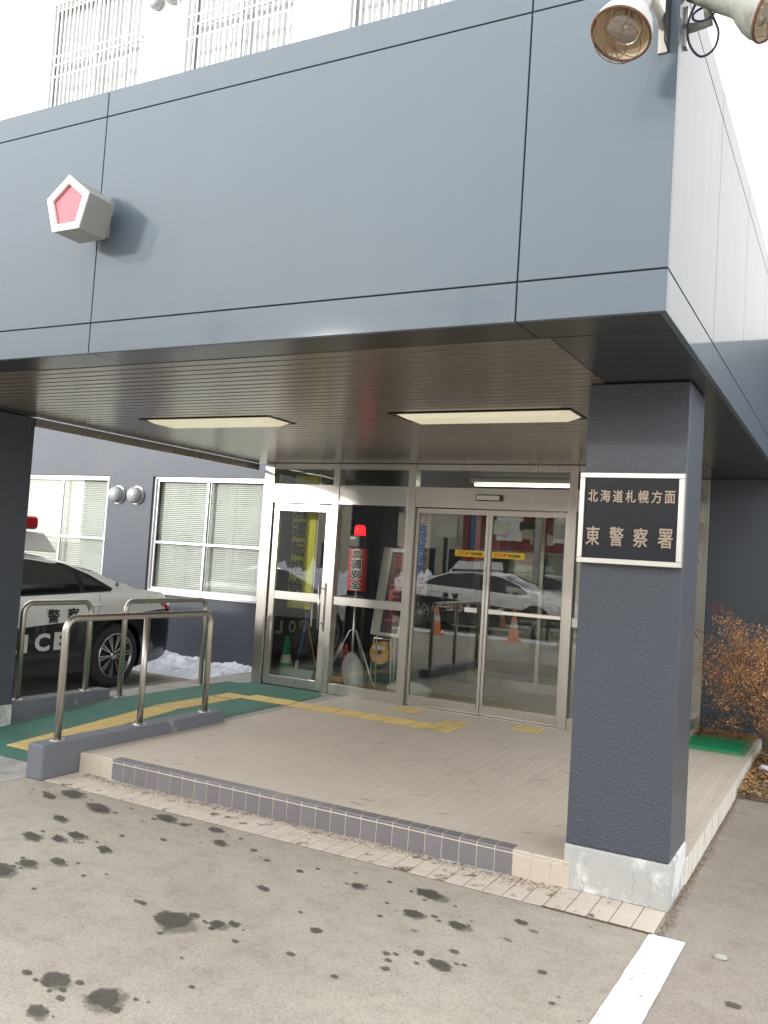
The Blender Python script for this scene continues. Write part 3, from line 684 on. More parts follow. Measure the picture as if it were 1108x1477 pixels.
# ------------------------------------------------------------------ vestibule
vb = empty('entrance_vestibule', (-3.2,D,HP), 'stainless steel and glass entrance vestibule with sliding doors', 'entrance')
def vbox(name, x0,x1,z0,z1,y0=D,y1=D+.10,m='steel',par=None,bv=.003): return MB().box(x0,x1,y0,y1,z0,z1).build(name, M[m], par or vb, bevel=bv)
ZH0, ZH1, ZTR = 2.455, 2.690, 2.885
posts = [(-5.86,-5.715),(-4.825,-4.74),(-3.80,-3.705),(-1.875,-1.785),(-.80,-.70)]
for a_, b_ in posts: vbox('post', a_, b_, HP, HS-.003, D-.012, D+.11)
for (_, a_), (b_, _) in zip(posts[:-1], posts[1:]):
    vbox('header', a_+.001, b_-.001, ZH0, ZH1); vbox('top_rail', a_+.001, b_-.001, ZTR, HS-.003)
    vbox('transom_pane', a_+.001, b_-.001, ZH1, ZTR, D+.045, D+.051, 'glass', bv=0)
vbox('threshold', -3.70,-1.88,HP,HP+.008,D-.02,D+.12)
def leaf(x0,x1,y,z1,st=.05,top=.06,bot=.115,mid=None,name='door'):
    d = MB(); z0 = HP+.012
    d.box(x0,x0+st,y,y+.04,z0,z1); d.box(x1-st,x1,y,y+.04,z0,z1); d.box(x0+st,x1-st,y,y+.04,z0,z0+bot); d.box(x0+st,x1-st,y,y+.04,z1-top,z1)
    if mid: d.box(x0+st,x1-st,y,y+.04,mid,mid+.10)
    o = d.build(name, M['steel'], vb, bevel=.003)
    zs = [(z0+bot,mid),(mid+.10,z1-top)] if mid else [(z0+bot,z1-top)]
    for a_, b_ in zs: MB().box(x0+st,x1-st,y+.017,y+.023,a_,b_).build('pane', M['glass'], o)
    return o
l1 = leaf(-5.705,-4.835,D+.02,ZH0-.012,.085,.09,.115,1.24,'swing_door')
h = MB(); h.tube([(-4.905,D-.05,.92),(-4.905,D-.05,1.50)], .013, 10); h.tube([(-4.905,D-.05,1.0),(-4.905,D+.02,1.0)], .009, 8); h.tube([(-4.905,D-.05,1.42),(-4.905,D+.02,1.42)], .009, 8); h.build('handle', M['chrome'], l1, smooth=True)
vbox('rail',-4.739,-3.801,HP,HP+.125,D+.01,D+.09); vbox('rail',-4.739,-3.801,1.235,1.335,D+.01,D+.09)
vbox('pane',-4.739,-3.801,HP+.126,1.234,D+.045,D+.051,'glass',bv=0); vbox('pane',-4.739,-3.801,1.336,ZH0-.001,D+.045,D+.051,'glass',bv=0)
s1 = leaf(-3.70,-2.79,D+.05,ZH0-.008,.035,.06,.11,None,'sliding_door'); s2 = leaf(-2.785,-1.88,D+.05,ZH0-.008,.035,.06,.11,None,'sliding_door')
vbox('rail',-1.784,-.801,HP,HP+.125,D+.01,D+.09); vbox('rail',-1.784,-.801,1.235,1.335,D+.01,D+.09)
vbox('pane',-1.784,-.801,HP+.126,1.234,D+.045,D+.051,'glass',bv=0); vbox('pane',-1.784,-.801,1.336,ZH0-.001,D+.045,D+.051,'glass',bv=0)
MB().box(-2.72,-1.915,D+.036,D+.049,1.30,1.335).build('push_bar', M['palesteel'], s2)
for o_, a_, b_ in ((s1,-3.02,-2.87),(s2,-2.735,-2.58)):
    MB().box(a_,b_,D+.030,D+.035,1.295,1.345).build('pull_label', M['offwhite'], o_)
se = MB(); se.box(-2.93,-2.63,D-.055,D-.001,2.545,2.615); so_ = se.build('door_sensor', M['trim'], vb, bevel=.008)
MB().box(-2.915,-2.645,D-.060,D-.056,2.553,2.603).build('sensor_window', M['wplastic'], so_)
# side of the vestibule towards the green mat
for z0, z1 in ((HP,HP+.12),(ZH0,ZH1),(ZTR,HS-.003)): vbox('rail', -.80,-.70,z0,z1,D+.111,WY-.01)
vbox('post',-.80,-.63,HP,HS-.003,WY-.008,WY+.04)
vbox('pane',-.755,-.749,HP+.121,ZH0-.001,D+.112,WY-.012,'glass',bv=0); vbox('transom_pane',-.755,-.749,ZH1,ZTR,D+.112,WY-.012,'glass',bv=0)
# stickers on the doors
st = MB(); st.box(-3.19,-2.83,D+.064,D+.0655,1.915,1.985); k1 = st.build('warning_sticker', M['tapeY'], s1)
st = MB(); st.box(-2.745,-2.36,D+.064,D+.0655,1.915,1.985); k2 = st.build('warning_sticker', M['tapeY'], s2)
for o_, x_ in ((s1,-3.01),(s2,-2.56)):
    lettering('lettering', [('STOP!', (x_-.075,D+.0637,1.95), Rr, Uu, .15, .040)], M['red'], o_, ext=.0006, bold=.02)
    lettering('lettering', [('飲酒運転', (x_+.085,D+.0637,1.95), Rr, Uu, .14, .034)], M['ink'], o_, ext=.0006, bold=.01)
# inner shell
YI = 6.45
sh = MB()
sh.box(-5.86,-.70,D+.12,YI+6,HP-.06,HP-.003); sh.build('inner_floor', M['infloor'], vb)
ts = MB()
for k in range(44):
    for j in range(0, 6):
        x0_ = -5.85+.118*k; ts.box(x0_,x0_+.113,D+.125+.4*j,D+.52+.4*j,HP-.003,HP)
o = ts.build('inner_floor_tiles', M['tile'], vb); o['kind'] = 'stuff'
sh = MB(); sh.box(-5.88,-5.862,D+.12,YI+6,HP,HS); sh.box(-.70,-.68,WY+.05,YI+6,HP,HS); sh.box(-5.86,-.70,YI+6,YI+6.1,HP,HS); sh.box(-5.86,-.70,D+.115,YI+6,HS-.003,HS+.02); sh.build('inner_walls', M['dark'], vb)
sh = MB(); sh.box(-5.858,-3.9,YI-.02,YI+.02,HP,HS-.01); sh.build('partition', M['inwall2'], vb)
iv = MB()
for a_, b_ in ((-3.9,-3.82),(-2.93,-2.88),(-2.46,-2.38),(-1.30,-1.22)): iv.box(a_,b_,YI-.04,YI+.04,HP,2.55)
iv.box(-3.9,-.71,YI-.04,YI+.04,2.55,2.72); iv.box(-3.82,-.71,YI-.03,YI+.03,HP,HP+.12); iv.build('inner_frame', M['steel'], vb)
for a_, b_ in ((-3.82,-2.93),(-2.88,-2.46),(-2.38,-1.30)): MB().box(a_,b_,YI-.003,YI+.003,HP+.121,2.549).build('inner_pane', M['glass'], vb)
# lit tube under the vestibule ceiling
t = empty('strip_light', (-3,5.2,2.85), 'long lit fluorescent tube seen through the transom above the sliding doors', 'ceiling lamp')
MB().box(-3.6,-2.2,5.40,5.50,2.89,2.94).build('housing', M['wplastic'], t); MB().tube([(-3.55,5.45,2.86),(-2.25,5.45,2.86)], .018, 10).build('tube', M['tube'], t)
# notice board with papers deep in the lobby
nb = empty('notice_board', (-4.4,YI+1.9,1.2), 'cluttered notice board with pale papers deep inside the lobby', 'notice board')
MB().box(-5.6,-3.2,YI+2.0,YI+2.04,.7,2.6).build('board', M['farbeige'], nb)
pm = [MB().box(-a_/2,a_/2,-.004,0,-b_/2,b_/2).mesh('paper', M['paperA']) for a_, b_ in ((.16,.22),(.24,.17),(.12,.16))]
for i in range(9):
    for j in range(6):
        place(pm[(i*7+j*5)%3], 'paper', (-5.45+.255*i+random.uniform(-.03,.03), YI+1.995, .86+.31*j+random.uniform(-.04,.04)), nb)
# ------------------------------------------------------------------ things standing inside the glass
def cone(name, x, y, z, h, r, m, label, group, band=None):
    t = empty(name, (x,y,z), label, 'traffic cone', group)
    b = MB(); b.box(x-r*1.25,x+r*1.25,y-r*1.25,y+r*1.25,z,z+.03,c=.01); b.build('base', M[m], t)
    b = MB(); b.lathe([(r,.03),(r*.86,.06),(r*.16,h),(r*.10,h),(r*.06,h-.01)], (x,y,z), (0,0,1), 20); b.build('body', M[m], t, smooth=True)
    if band:
        rr = lambda hh: r*.86+(r*.16-r*.86)*(hh-.06)/(h-.06)+.002
        b = MB(); b.lathe([(rr(h*.42),h*.42),(rr(h*.60),h*.60)], (x,y,z), (0,0,1), 20); b.build('band', M['offwhite'], t, smooth=True)
    return t
cone('traffic_cone', -5.60, 4.42, HP, .60, .13, 'conegreen', 'green traffic cone with a white band behind the swing door glass', None, True)
cone('traffic_cone', -5.02, 4.95, HP, .52, .11, 'conered', 'red traffic cone partly hidden by the doorpost inside the vestibule', None)
# snow pusher
t = empty('snow_pusher', (-5.4,4.4,HP), 'snow pusher with blue handle and pale grey blade behind the swing door', 'snow shovel')
b = MB()
for k in range(7):
    a0, a1 = k/6-.5, (k+1)/6-.5
    b.quad((-5.60,4.28+.16*a0*a0,HP+.02+.16*(a0+.5)),(-5.12,4.28+.16*a0*a0,HP+.02+.16*(a0+.5)),(-5.12,4.28+.16*a1*a1,HP+.02+.16*(a1+.5)),(-5.60,4.28+.16*a1*a1,HP+.02+.16*(a1+.5)))
o = b.build('blade', M['gshovel'], t); md = o.modifiers.new('s','SOLIDIFY'); md.thickness = .008
b = MB(); b.tube([(-5.42,4.36,HP+.10),(-5.41,4.40,HP+.30)], .024, 10); b.build('socket', M['gshovel'], t, smooth=True)
b = MB(); b.tube([(-5.41,4.40,HP+.30),(-5.38,4.62,1.35)], .013, 10); b.build('handle', M['blue'], t, smooth=True)
# brooms
def broom(p0, p1, label, head):
    t = empty('broom', p0, label, 'broom', 'wooden-handled brooms in the vestibule')
    MB().tube([p0, p1], .011, 8).build('handle', M['wood'], t, smooth=True)
    b = MB(); d = (Vector(p1)-Vector(p0)).normalized(); p = Vector(p0)
    b.box(p.x-.13,p.x+.13,p.y-.03,p.y+.03,p.z-.03,p.z+.02); b.build('head', M['wood'], t)
    b = MB()
    for k in range(24): xx = p.x-.125+.25*k/23; b.tube([(xx,p.y,p.z-.03),(xx+random.uniform(-.01,.01),p.y-.01,HP+.002)], .006, 4)
    b.build('bristles', M[head], t)
broom((-5.18,4.55,HP+.11),(-5.66,4.62,1.60),'broom with brown wooden handle leaning left behind the swing door','litter')
broom((-4.98,4.62,HP+.11),(-5.42,4.66,1.45),'broom with pale wooden handle leaning under the yellow banner','straw')
# yellow banner with vertical writing
t = empty('banner', (-5.40,4.75,1.1), 'yellow vertical banner with black writing hanging behind the swing door glass', 'banner')
b = MB(); bx0, bx1, bz0, bz1 = -5.66,-5.30,1.12,2.84
for k in range(20):
    x0_ = bx0+(bx1-bx0)*k/20; x1_ = bx0+(bx1-bx0)*(k+1)/20; yy = lambda x: 4.45+.012*math.sin(x*26)
    b.quad((x0_,yy(x0_),bz0),(x1_,yy(x1_),bz0),(x1_,yy(x1_),bz1),(x0_,yy(x0_),bz1))
b.build('cloth', M['yel'], t, smooth=True)
MB().tube([(bx1+.02,4.46,.9),(bx1+.02,4.46,2.88)], .011, 8).build('pole', M['wplastic'], t)
items = [(ch, (-5.545,4.432,2.62-.245*i), Rr, Uu, .20, .20) for i, ch in enumerate('飲酒運転根絶')]
lettering('lettering', items, M['ink'], t, ext=.001, bold=.012)
# tripod with beacon and red board
t = empty('beacon_stand', (-4.72,4.55,HP), 'tripod stand with a lit red beacon above a red board reading road safety', 'warning beacon')
X, Y = -4.70, 4.55
MB().tube([(X,Y,HP+.08),(X,Y,1.45)], .015, 10).build('pole', M['palesteel'], t, smooth=True)
for dx, dy in ((-.40,-.05),(.50,-.22),(.05,.38)):
    MB().tube([(X,Y,.92),(X+dx*.12,Y+dy*.12,.90),(X+dx,Y+dy,HP+.01)], .011, 8).build('leg', M['palesteel'], t, smooth=True)
for dx, dy in ((-.22,-.03),(.28,-.12)): MB().tube([(X,Y,HP+.14),(X+dx,Y+dy,HP+.14)], .008, 6).build('brace', M['palesteel'], t)
MB().box(X-.125,X+.125,Y-.03,Y+.03,1.40,1.94).build('board', M['red'], t, bevel=.006)
items = []; itb = []
for i, ch in enumerate('交通安全'):
    c_ = (X,Y-.0305,1.865-.128*i); itb.append((ch, c_, Rr, Uu, .150, .118)); items.append((ch, (X,Y-.0318,1.865-.128*i), Rr, Uu, .136, .104))
lettering('letter_outline', itb, M['offwhite'], t, ext=.001, fat=.085)
lettering('lettering', items, M['ink'], t, ext=.001, fat=.035)
MB().box(X-.11,X+.11,Y-.06,Y+.06,1.945,2.10).build('battery_box', M['trim'], t, bevel=.01)
MB().box(X-.10,X-.03,Y-.064,Y-.061,2.05,2.08).build('maker_plate', M['offwhite'], t)
MB().lathe([(.0,.135),(.05,.13),(.068,.11),(.074,.0),(0,0)], (X,Y,2.10), (0,0,1), 20).build('red_beacon', M['redlamp'], t, smooth=True)
# tall display sign
t = empty('display_sign', (-4.3,4.75,.9), 'tall white-framed display sign with dark maroon face leaning beside the beacon', 'sign')
P0 = Vector((-4.46,4.72,.86)); tl_ = Vector((.11,0,1.0)).normalized(); rt = Vector((1,0,-.02)).normalized(); nn = rt.cross(tl_)
def obox(mb, o, u0,u1,v0,v1,w0,w1):
    c = []
    for w_ in (w0,w1):
        for u, v in ((u0,v0),(u1,v0),(u1,v1),(u0,v1)): c.append(o+rt*u+tl_*v-nn*-w_)
    mb.add(c, [(0,3,2,1),(4,5,6,7),(0,1,5,4),(1,2,6,5),(2,3,7,6),(3,0,4,7)])
b = MB(); W_, H_ = .34, 1.12
obox(b,P0,-.09,W_,0,H_,-.06,.02); o = b.build('casing', M['wplastic'], t, bevel=.02, seg=3)
b = MB(); obox(b,P0,.05,W_-.045,.05,H_-.05,.021,.026); b.build('display_face', M['maroon'], t)
items = [(ch, tuple(P0+rt*((W_+.005)/2)+tl_*(H_-.17-.22*i)+nn*.0265), tuple(rt), tuple(tl_), .15, .17) for i, ch in enumerate('雨上E上')]
lettering('lettering', items, M['redled'], t, ext=.001, fat=0)
for dx in (.0,.26): MB().tube([tuple(P0+rt*dx+tl_*.03),(P0.x+dx-.02,4.80,HP+.01)], .010, 8).build('leg', M['palesteel'], t)
# sandbags
def sandbag(c, r, label, tilt=0, group='white cloth bags on the vestibule floor'):
    bm = bmesh.new(); bmesh.ops.create_icosphere(bm, subdivisions=3, radius=1)
    for v in bm.verts:
        q = v.co; n_ = noise.noise(q*2+Vector(c))*.16
        v.co = Vector((q.x*r[0]*(1+n_), q.y*r[1]*(1+n_), q.z*r[2]*(1+n_*.6)))
        if v.co.z < -r[2]*.8: v.co.z = -r[2]*.8
    me = bpy.data.meshes.new('sandbag'); bmesh.ops.rotate(bm, verts=bm.verts, matrix=Matrix.Rotation(tilt,3,'Y')); 
    zmin = min(v.co.z for v in bm.verts)
    for v in bm.verts: v.co += Vector((c[0],c[1],c[2]-zmin)); 
    bm.to_mesh(me); me.materials.append(M['bag']); me.polygons.foreach_set('use_smooth', [True]*len(me.polygons))
    o = bpy.data.objects.new('sandbag', me); COL.objects.link(o); tag(o, label, 'bag', group)
sandbag((-4.58,4.40,HP),(.14,.10,.27),'white cloth bag standing upright among the tripod legs',-.22)
sandbag((-3.98,4.75,HP),(.30,.18,.10),'flat white cloth bag lying on the floor beside the sliding door')
# cord reel
t = empty('cord_reel', (-4.35,4.62,HP), 'yellow-orange cord reel behind the upright white bag', 'cord reel')
for yy in (4.90,5.02): MB().lathe([(.03,0),(.14,0),(.145,.008),(.14,.016),(.03,.016)], (-4.50,yy,.62), (0,1,0), 24).build('flange', M['yelplastic'], t)
MB().lathe([(.09,.0),(.105,.03),(.105,.09),(.09,.12)], (-4.50,4.91,.62), (0,1,0), 20).build('cord', M['trim'], t)
b = MB(); b.tube([(-4.62,4.96,.80),(-4.66,4.96,HP),(-4.34,4.96,HP),(-4.38,4.96,.80),(-4.62,4.96,.80)], .011, 8); b.build('stand', M['palesteel'], t)
MB().box(-4.60,-4.42,4.885,4.892,.66,.71).build('label_plate', M['offwhite'], t)
# red round paddle and cardboard box
t = empty('round_board', (-5.05,4.5,.6), 'round red board leaning beside the doorpost inside the glass', 'sign')
MB().lathe([(0,0),(.15,0),(.16,.012),(.15,.024),(0,.024)], (-5.15,4.60,.56), (.35,1,.2), 28).build('disc', M['red'], t); MB().tube([(-5.15,4.62,.42),(-5.22,4.58,HP)], .01, 8).build('stick', M['palesteel'], t)
t = empty('cardboard_box', (-4.12,5.6,1.9), 'brown cardboard box on a tall grey locker behind the display sign', 'box'); MB().box(-4.62,-4.36,5.5,5.8,1.92,2.35).build('carton', M['card'], t, bevel=.004); MB().box(-4.625,-4.355,5.494,5.806,2.10,2.13).build('packing_tape', M['straw'], t)
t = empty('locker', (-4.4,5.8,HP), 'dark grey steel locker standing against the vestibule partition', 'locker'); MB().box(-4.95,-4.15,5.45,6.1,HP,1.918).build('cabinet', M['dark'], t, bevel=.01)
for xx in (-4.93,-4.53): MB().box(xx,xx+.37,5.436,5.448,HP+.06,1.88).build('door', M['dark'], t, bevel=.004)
# pink vertical banner
t = empty('banner', (-3.86,4.35,1.5), 'pale pink narrow banner with purple writing behind the sliding door post', 'banner')
MB().box(-3.78,-3.60,4.30,4.304,1.42,2.43).build('cloth', M['pink'], t)
items = [(ch, (-3.69,4.297,2.36-.125*i), Rr, Uu, .11, .105) for i, ch in enumerate('付近でも油断せず')]
lettering('lettering', items, M['purpleink'], t, ext=.001, bold=.01)
# ------------------------------------------------------------------ pentagon lamp
def pent(cx, cz, r, y): return [(cx+r*math.sin(2*math.pi*k/5), y, cz+r*math.cos(2*math.pi*k/5)) for k in range(5)]
PXc, PZc, PR = -3.195, 3.745, .175; yf, ybk = -A-.285, -A-.085
pt = empty('pentagon_lamp', (PXc,-A,PZc), 'five-sided red police lamp in a steel casing on the canopy front', 'lamp')
b = MB(); Fp = pent(PXc,PZc,PR,yf); Bp = pent(PXc,PZc,PR,ybk)
b.add(Fp+Bp, [(i,(i+1)%5,(i+1)%5+5,i+5) for i in range(5)]+[(5,6,7,8,9)]); b.build('casing', M['goldsteel'], pt)
b = MB(); I1 = pent(PXc,PZc,PR*.74,yf-.004); I2 = pent(PXc,PZc,PR*.74,yf+.02); O1 = pent(PXc,PZc,PR+.003,yf-.004); O2 = pent(PXc,PZc,PR+.003,yf+.006)
b.add(O1+I1+I2+O2, [(i,(i+1)%5,(i+1)%5+5,i+5) for i in range(5)]+[(i+5,(i+1)%5+5,(i+1)%5+10,i+10) for i in range(5)]+[(i+15,(i+1)%5+15,(i+1)%5,i) for i in range(5)])
b.build('rim', M['whitesteel'], pt)
MB().add(pent(PXc,PZc,PR*.745,yf+.012), [(4,3,2,1,0)]).build('red_glass', M['redglass'], pt)
MB().box(PXc-.05,PXc+.05,ybk+.001,-A-.001,PZc-.10,PZc+.06).build('mounting_block', M['goldsteel'], pt)
# ------------------------------------------------------------------ floodlights
def flood(pos, axis, wallp, label, bracket, shade='lampshade'):
    """pos: centre of the opening; axis: where it points"""
    ax = Vector(axis).normalized(); p = Vector(pos); t = empty('floodlight', wallp, label, 'floodlight', 'weathered guarded floodlights on the canopy corner')
    o = p-ax*.30
    prof = [(.0,-.10),(.040,-.10),(.050,-.085),(.054,.0),(.060,.06),(.062,.14),(.066,.16),(.082,.185),(.105,.225),(.117,.262),(.120,.30)]
    b = MB(); b.lathe(prof, o, ax, 32); b.build('housing', M[shade], t, smooth=True)
    b = MB(); b.lathe([(.117,.30),(.113,.265),(.100,.23),(.075,.195),(.04,.18),(0,.178)], o, ax, 32); b.build('reflector', M['reflect'], t, smooth=True)
    b = MB(); b.lathe([(.121,.294),(.124,.300),(.121,.306),(.114,.306),(.114,.298)], o, ax, 32); b.build('rim', M['rust'], t, smooth=True)
    b = MB(); b.lathe([(.03,.18),(.045,.21),(.072,.245),(.078,.268),(.06,.288),(0,.298)], o, ax, 24); b.build('bulb', M['bulb'], t, smooth=True)
    b = MB(); b.lathe([(0,.19),(.022,.19),(.026,.24),(.0,.262)], o, ax, 12); b.build('filament_cap', M['chrome'], t, smooth=True)
    a = ax.orthogonal().normalized(); c = ax.cross(a); b = MB()
    for k in range(5):
        th = math.pi*k/5; d = a*math.cos(th)+c*math.sin(th); P = []
        for q in range(13):
            s_ = -1+2*q/12; P.append(p+d*(.118*s_)+ax*(.085*math.sqrt(max(0,1-s_*s_))))
        b.tube(P, .0016, 5, cap=False)
    for rr, hh in ((.095,.05),(.045,.079)): b.tube([p+ax*hh+(a*math.cos(u)+c*math.sin(u))*rr for u in [2*math.pi*z/20 for z in range(20)]], .0016, 5, closed=True)
    b.build('wire_guard', M['rust'], t)
    b = MB(); n_ = o-ax*.02; b.tube([n_, Vector(wallp)+Vector(bracket)*.10, Vector(wallp)], [.022,.02,.024], 10); b.build('arm', M[shade], t, smooth=True)
    b = MB(); b.lathe([(.0,.0),(.026,0),(.026,.05),(0,.05)], n_-c*.025, c, 14); b.build('swivel', M[shade], t)
    w_ = Vector(wallp); br = Vector(bracket)
    b = MB()
    if abs(br.y) > .5: b.box(w_.x-.02,w_.x+.02,w_.y-.012,w_.y-.001,w_.z-.12,w_.z+.12)
    else: b.box(w_.x+.001,w_.x+.012,w_.y-.02,w_.y+.02,w_.z-.09,w_.z+.09)
    b.build('wall_plate', M['goldsteel'], t)
    return t
f1 = flood((-.035,-1.76,3.985),(-.16,-.42,-.90),(.055,-A,4.20),'left weathered floodlight with rusty wire guard hanging over the canopy front',(0,-1,0))
MB().box(.078,.083,-1.50,-1.405,4.08,4.34).build('bracket_plate', M['trim'], f1)
f2 = flood((.475,-1.36,4.19),(.80,-.10,-.50),(B,-1.27,4.25),'right weathered floodlight on an arm at the canopy corner, pointing out of frame',(1,0,0),'greyshade')
# cable loops
t = empty('lamp_cable', (B,-1.28,4.2), 'dark blue cable hanging in a loop from the right floodlight arm', 'cable')
def smoothp(P, n=8):
    out = []; P = [Vector(p) for p in P]
    for i in range(len(P)-1):
        p0, p1, p2, p3 = P[max(i-1,0)], P[i], P[i+1], P[min(i+2,len(P)-1)]
        for k in range(n):
            s_ = k/n; out.append(.5*((2*p1)+(p2-p0)*s_+(2*p0-5*p1+4*p2-p3)*s_*s_+(3*p1-p0-3*p2+p3)*s_**3))
    return out+[P[-1]]
MB().tube(smoothp([(.29,-1.3,4.40),(.19,-1.30,4.37),(.135,-1.29,4.27),(.142,-1.29,4.17),(.19,-1.29,4.10),(.245,-1.29,4.12),(.262,-1.29,4.19),(.235,-1.29,4.27),(.21,-1.29,4.34),(.24,-1.29,4.42)]), .0055, 8).build('loop', M['cable'], t, smooth=True)
MB().tube([( .20+.045*math.cos(u), -1.31+.02*math.sin(u), 4.275+.042*math.sin(u)) for u in [2*math.pi*k/24 for k in range(24)]], .005, 8, closed=True).build('coil', M['cable'], t, smooth=True)
# ------------------------------------------------------------------ patrol car (local: y = length, rear +, outer left side at x=0, body towards -x)
def lerp_t(tab, t):
    if t <= tab[0][0]: return tab[0][1]
    for (a_, b_), (c_, d_) in zip(tab[:-1], tab[1:]):
        if t <= c_:
            u = (t-a_)/(c_-a_); u = u*u*(3-2*u)*.5+u*.5; return b_+(d_-b_)*u
    return tab[-1][1]
TOP = [(-4.52,.62),(-4.47,.82),(-4.3,.96),(-3.8,1.07),(-3.25,1.16),(-3.05,1.22),(-2.55,1.46),(-2.15,1.61),(-1.7,1.665),(-1.2,1.665),(-.75,1.62),(-.3,1.50),(.15,1.33),(.42,1.235),(.7,1.21),(.95,1.185),(1.05,1.15),(1.11,.95),(1.14,.70)]
BELT = [(-4.52,.55),(-4.45,.75),(-4.2,.88),(-3.2,1.05),(-1.57,1.12),(-.15,1.175),(.5,1.165),(.95,1.12),(1.07,1.08),(1.14,.66)]
INS = [(-4.52,.62),(-4.45,.38),(-4.2,.15),(-3.8,.05),(-3.2,.0),(-.6,0),(.3,.01),(.7,.03),(.95,.06),(1.07,.12),(1.14,.28)]
BOT = [(-4.52,.35),(-4.3,.26),(-3.7,.22),(.4,.22),(.8,.27),(1.14,.36)]
CW = 1.02                                                   # half width
def section(t):
    tp, bl, ins, bo = lerp_t(TOP,t), lerp_t(BELT,t), lerp_t(INS,t), lerp_t(BOT,t)
    bl = min(bl, tp-.004); P = []
    P += [(ins+.14, bo-.03), (ins+.03, bo+.02), (ins+.008, bo+(bl-bo)*.2), (ins+.0, bo+(bl-bo)*.45), (ins+.004, bo+(bl-bo)*.66), (ins+.022, bo+(bl-bo)*.84), (ins+.055, bo+(bl-bo)*.95), (ins+.095, bl)]
    h = tp-bl; inn = ins+.095
    for s_ in (.15,.3,.45,.6,.72,.82): P.append((inn+h*s_*.52, bl+h*s_*1.0))
    e = (inn+h*.82*.52, bl+h*.82)
    for s_ in (.2,.45,.75,1.0):
        a_ = s_; x_ = e[0]+(CW-e[0])*a_; z_ = e[1]+(tp-e[1])*math.sin(min(1,a_*1.0)*math.pi/2)**.55
        P.append((x_, z_))
    return P
def side_b(t, z):
    P = section(t)
    for (b0, z0), (b1, z1) in zip(P[:-1], P[1:]):
        if z0 <= z <= z1 and z1 > z0: return b0+(b1-b0)*(z-z0)/(z1-z0)
    return P[-1][0]
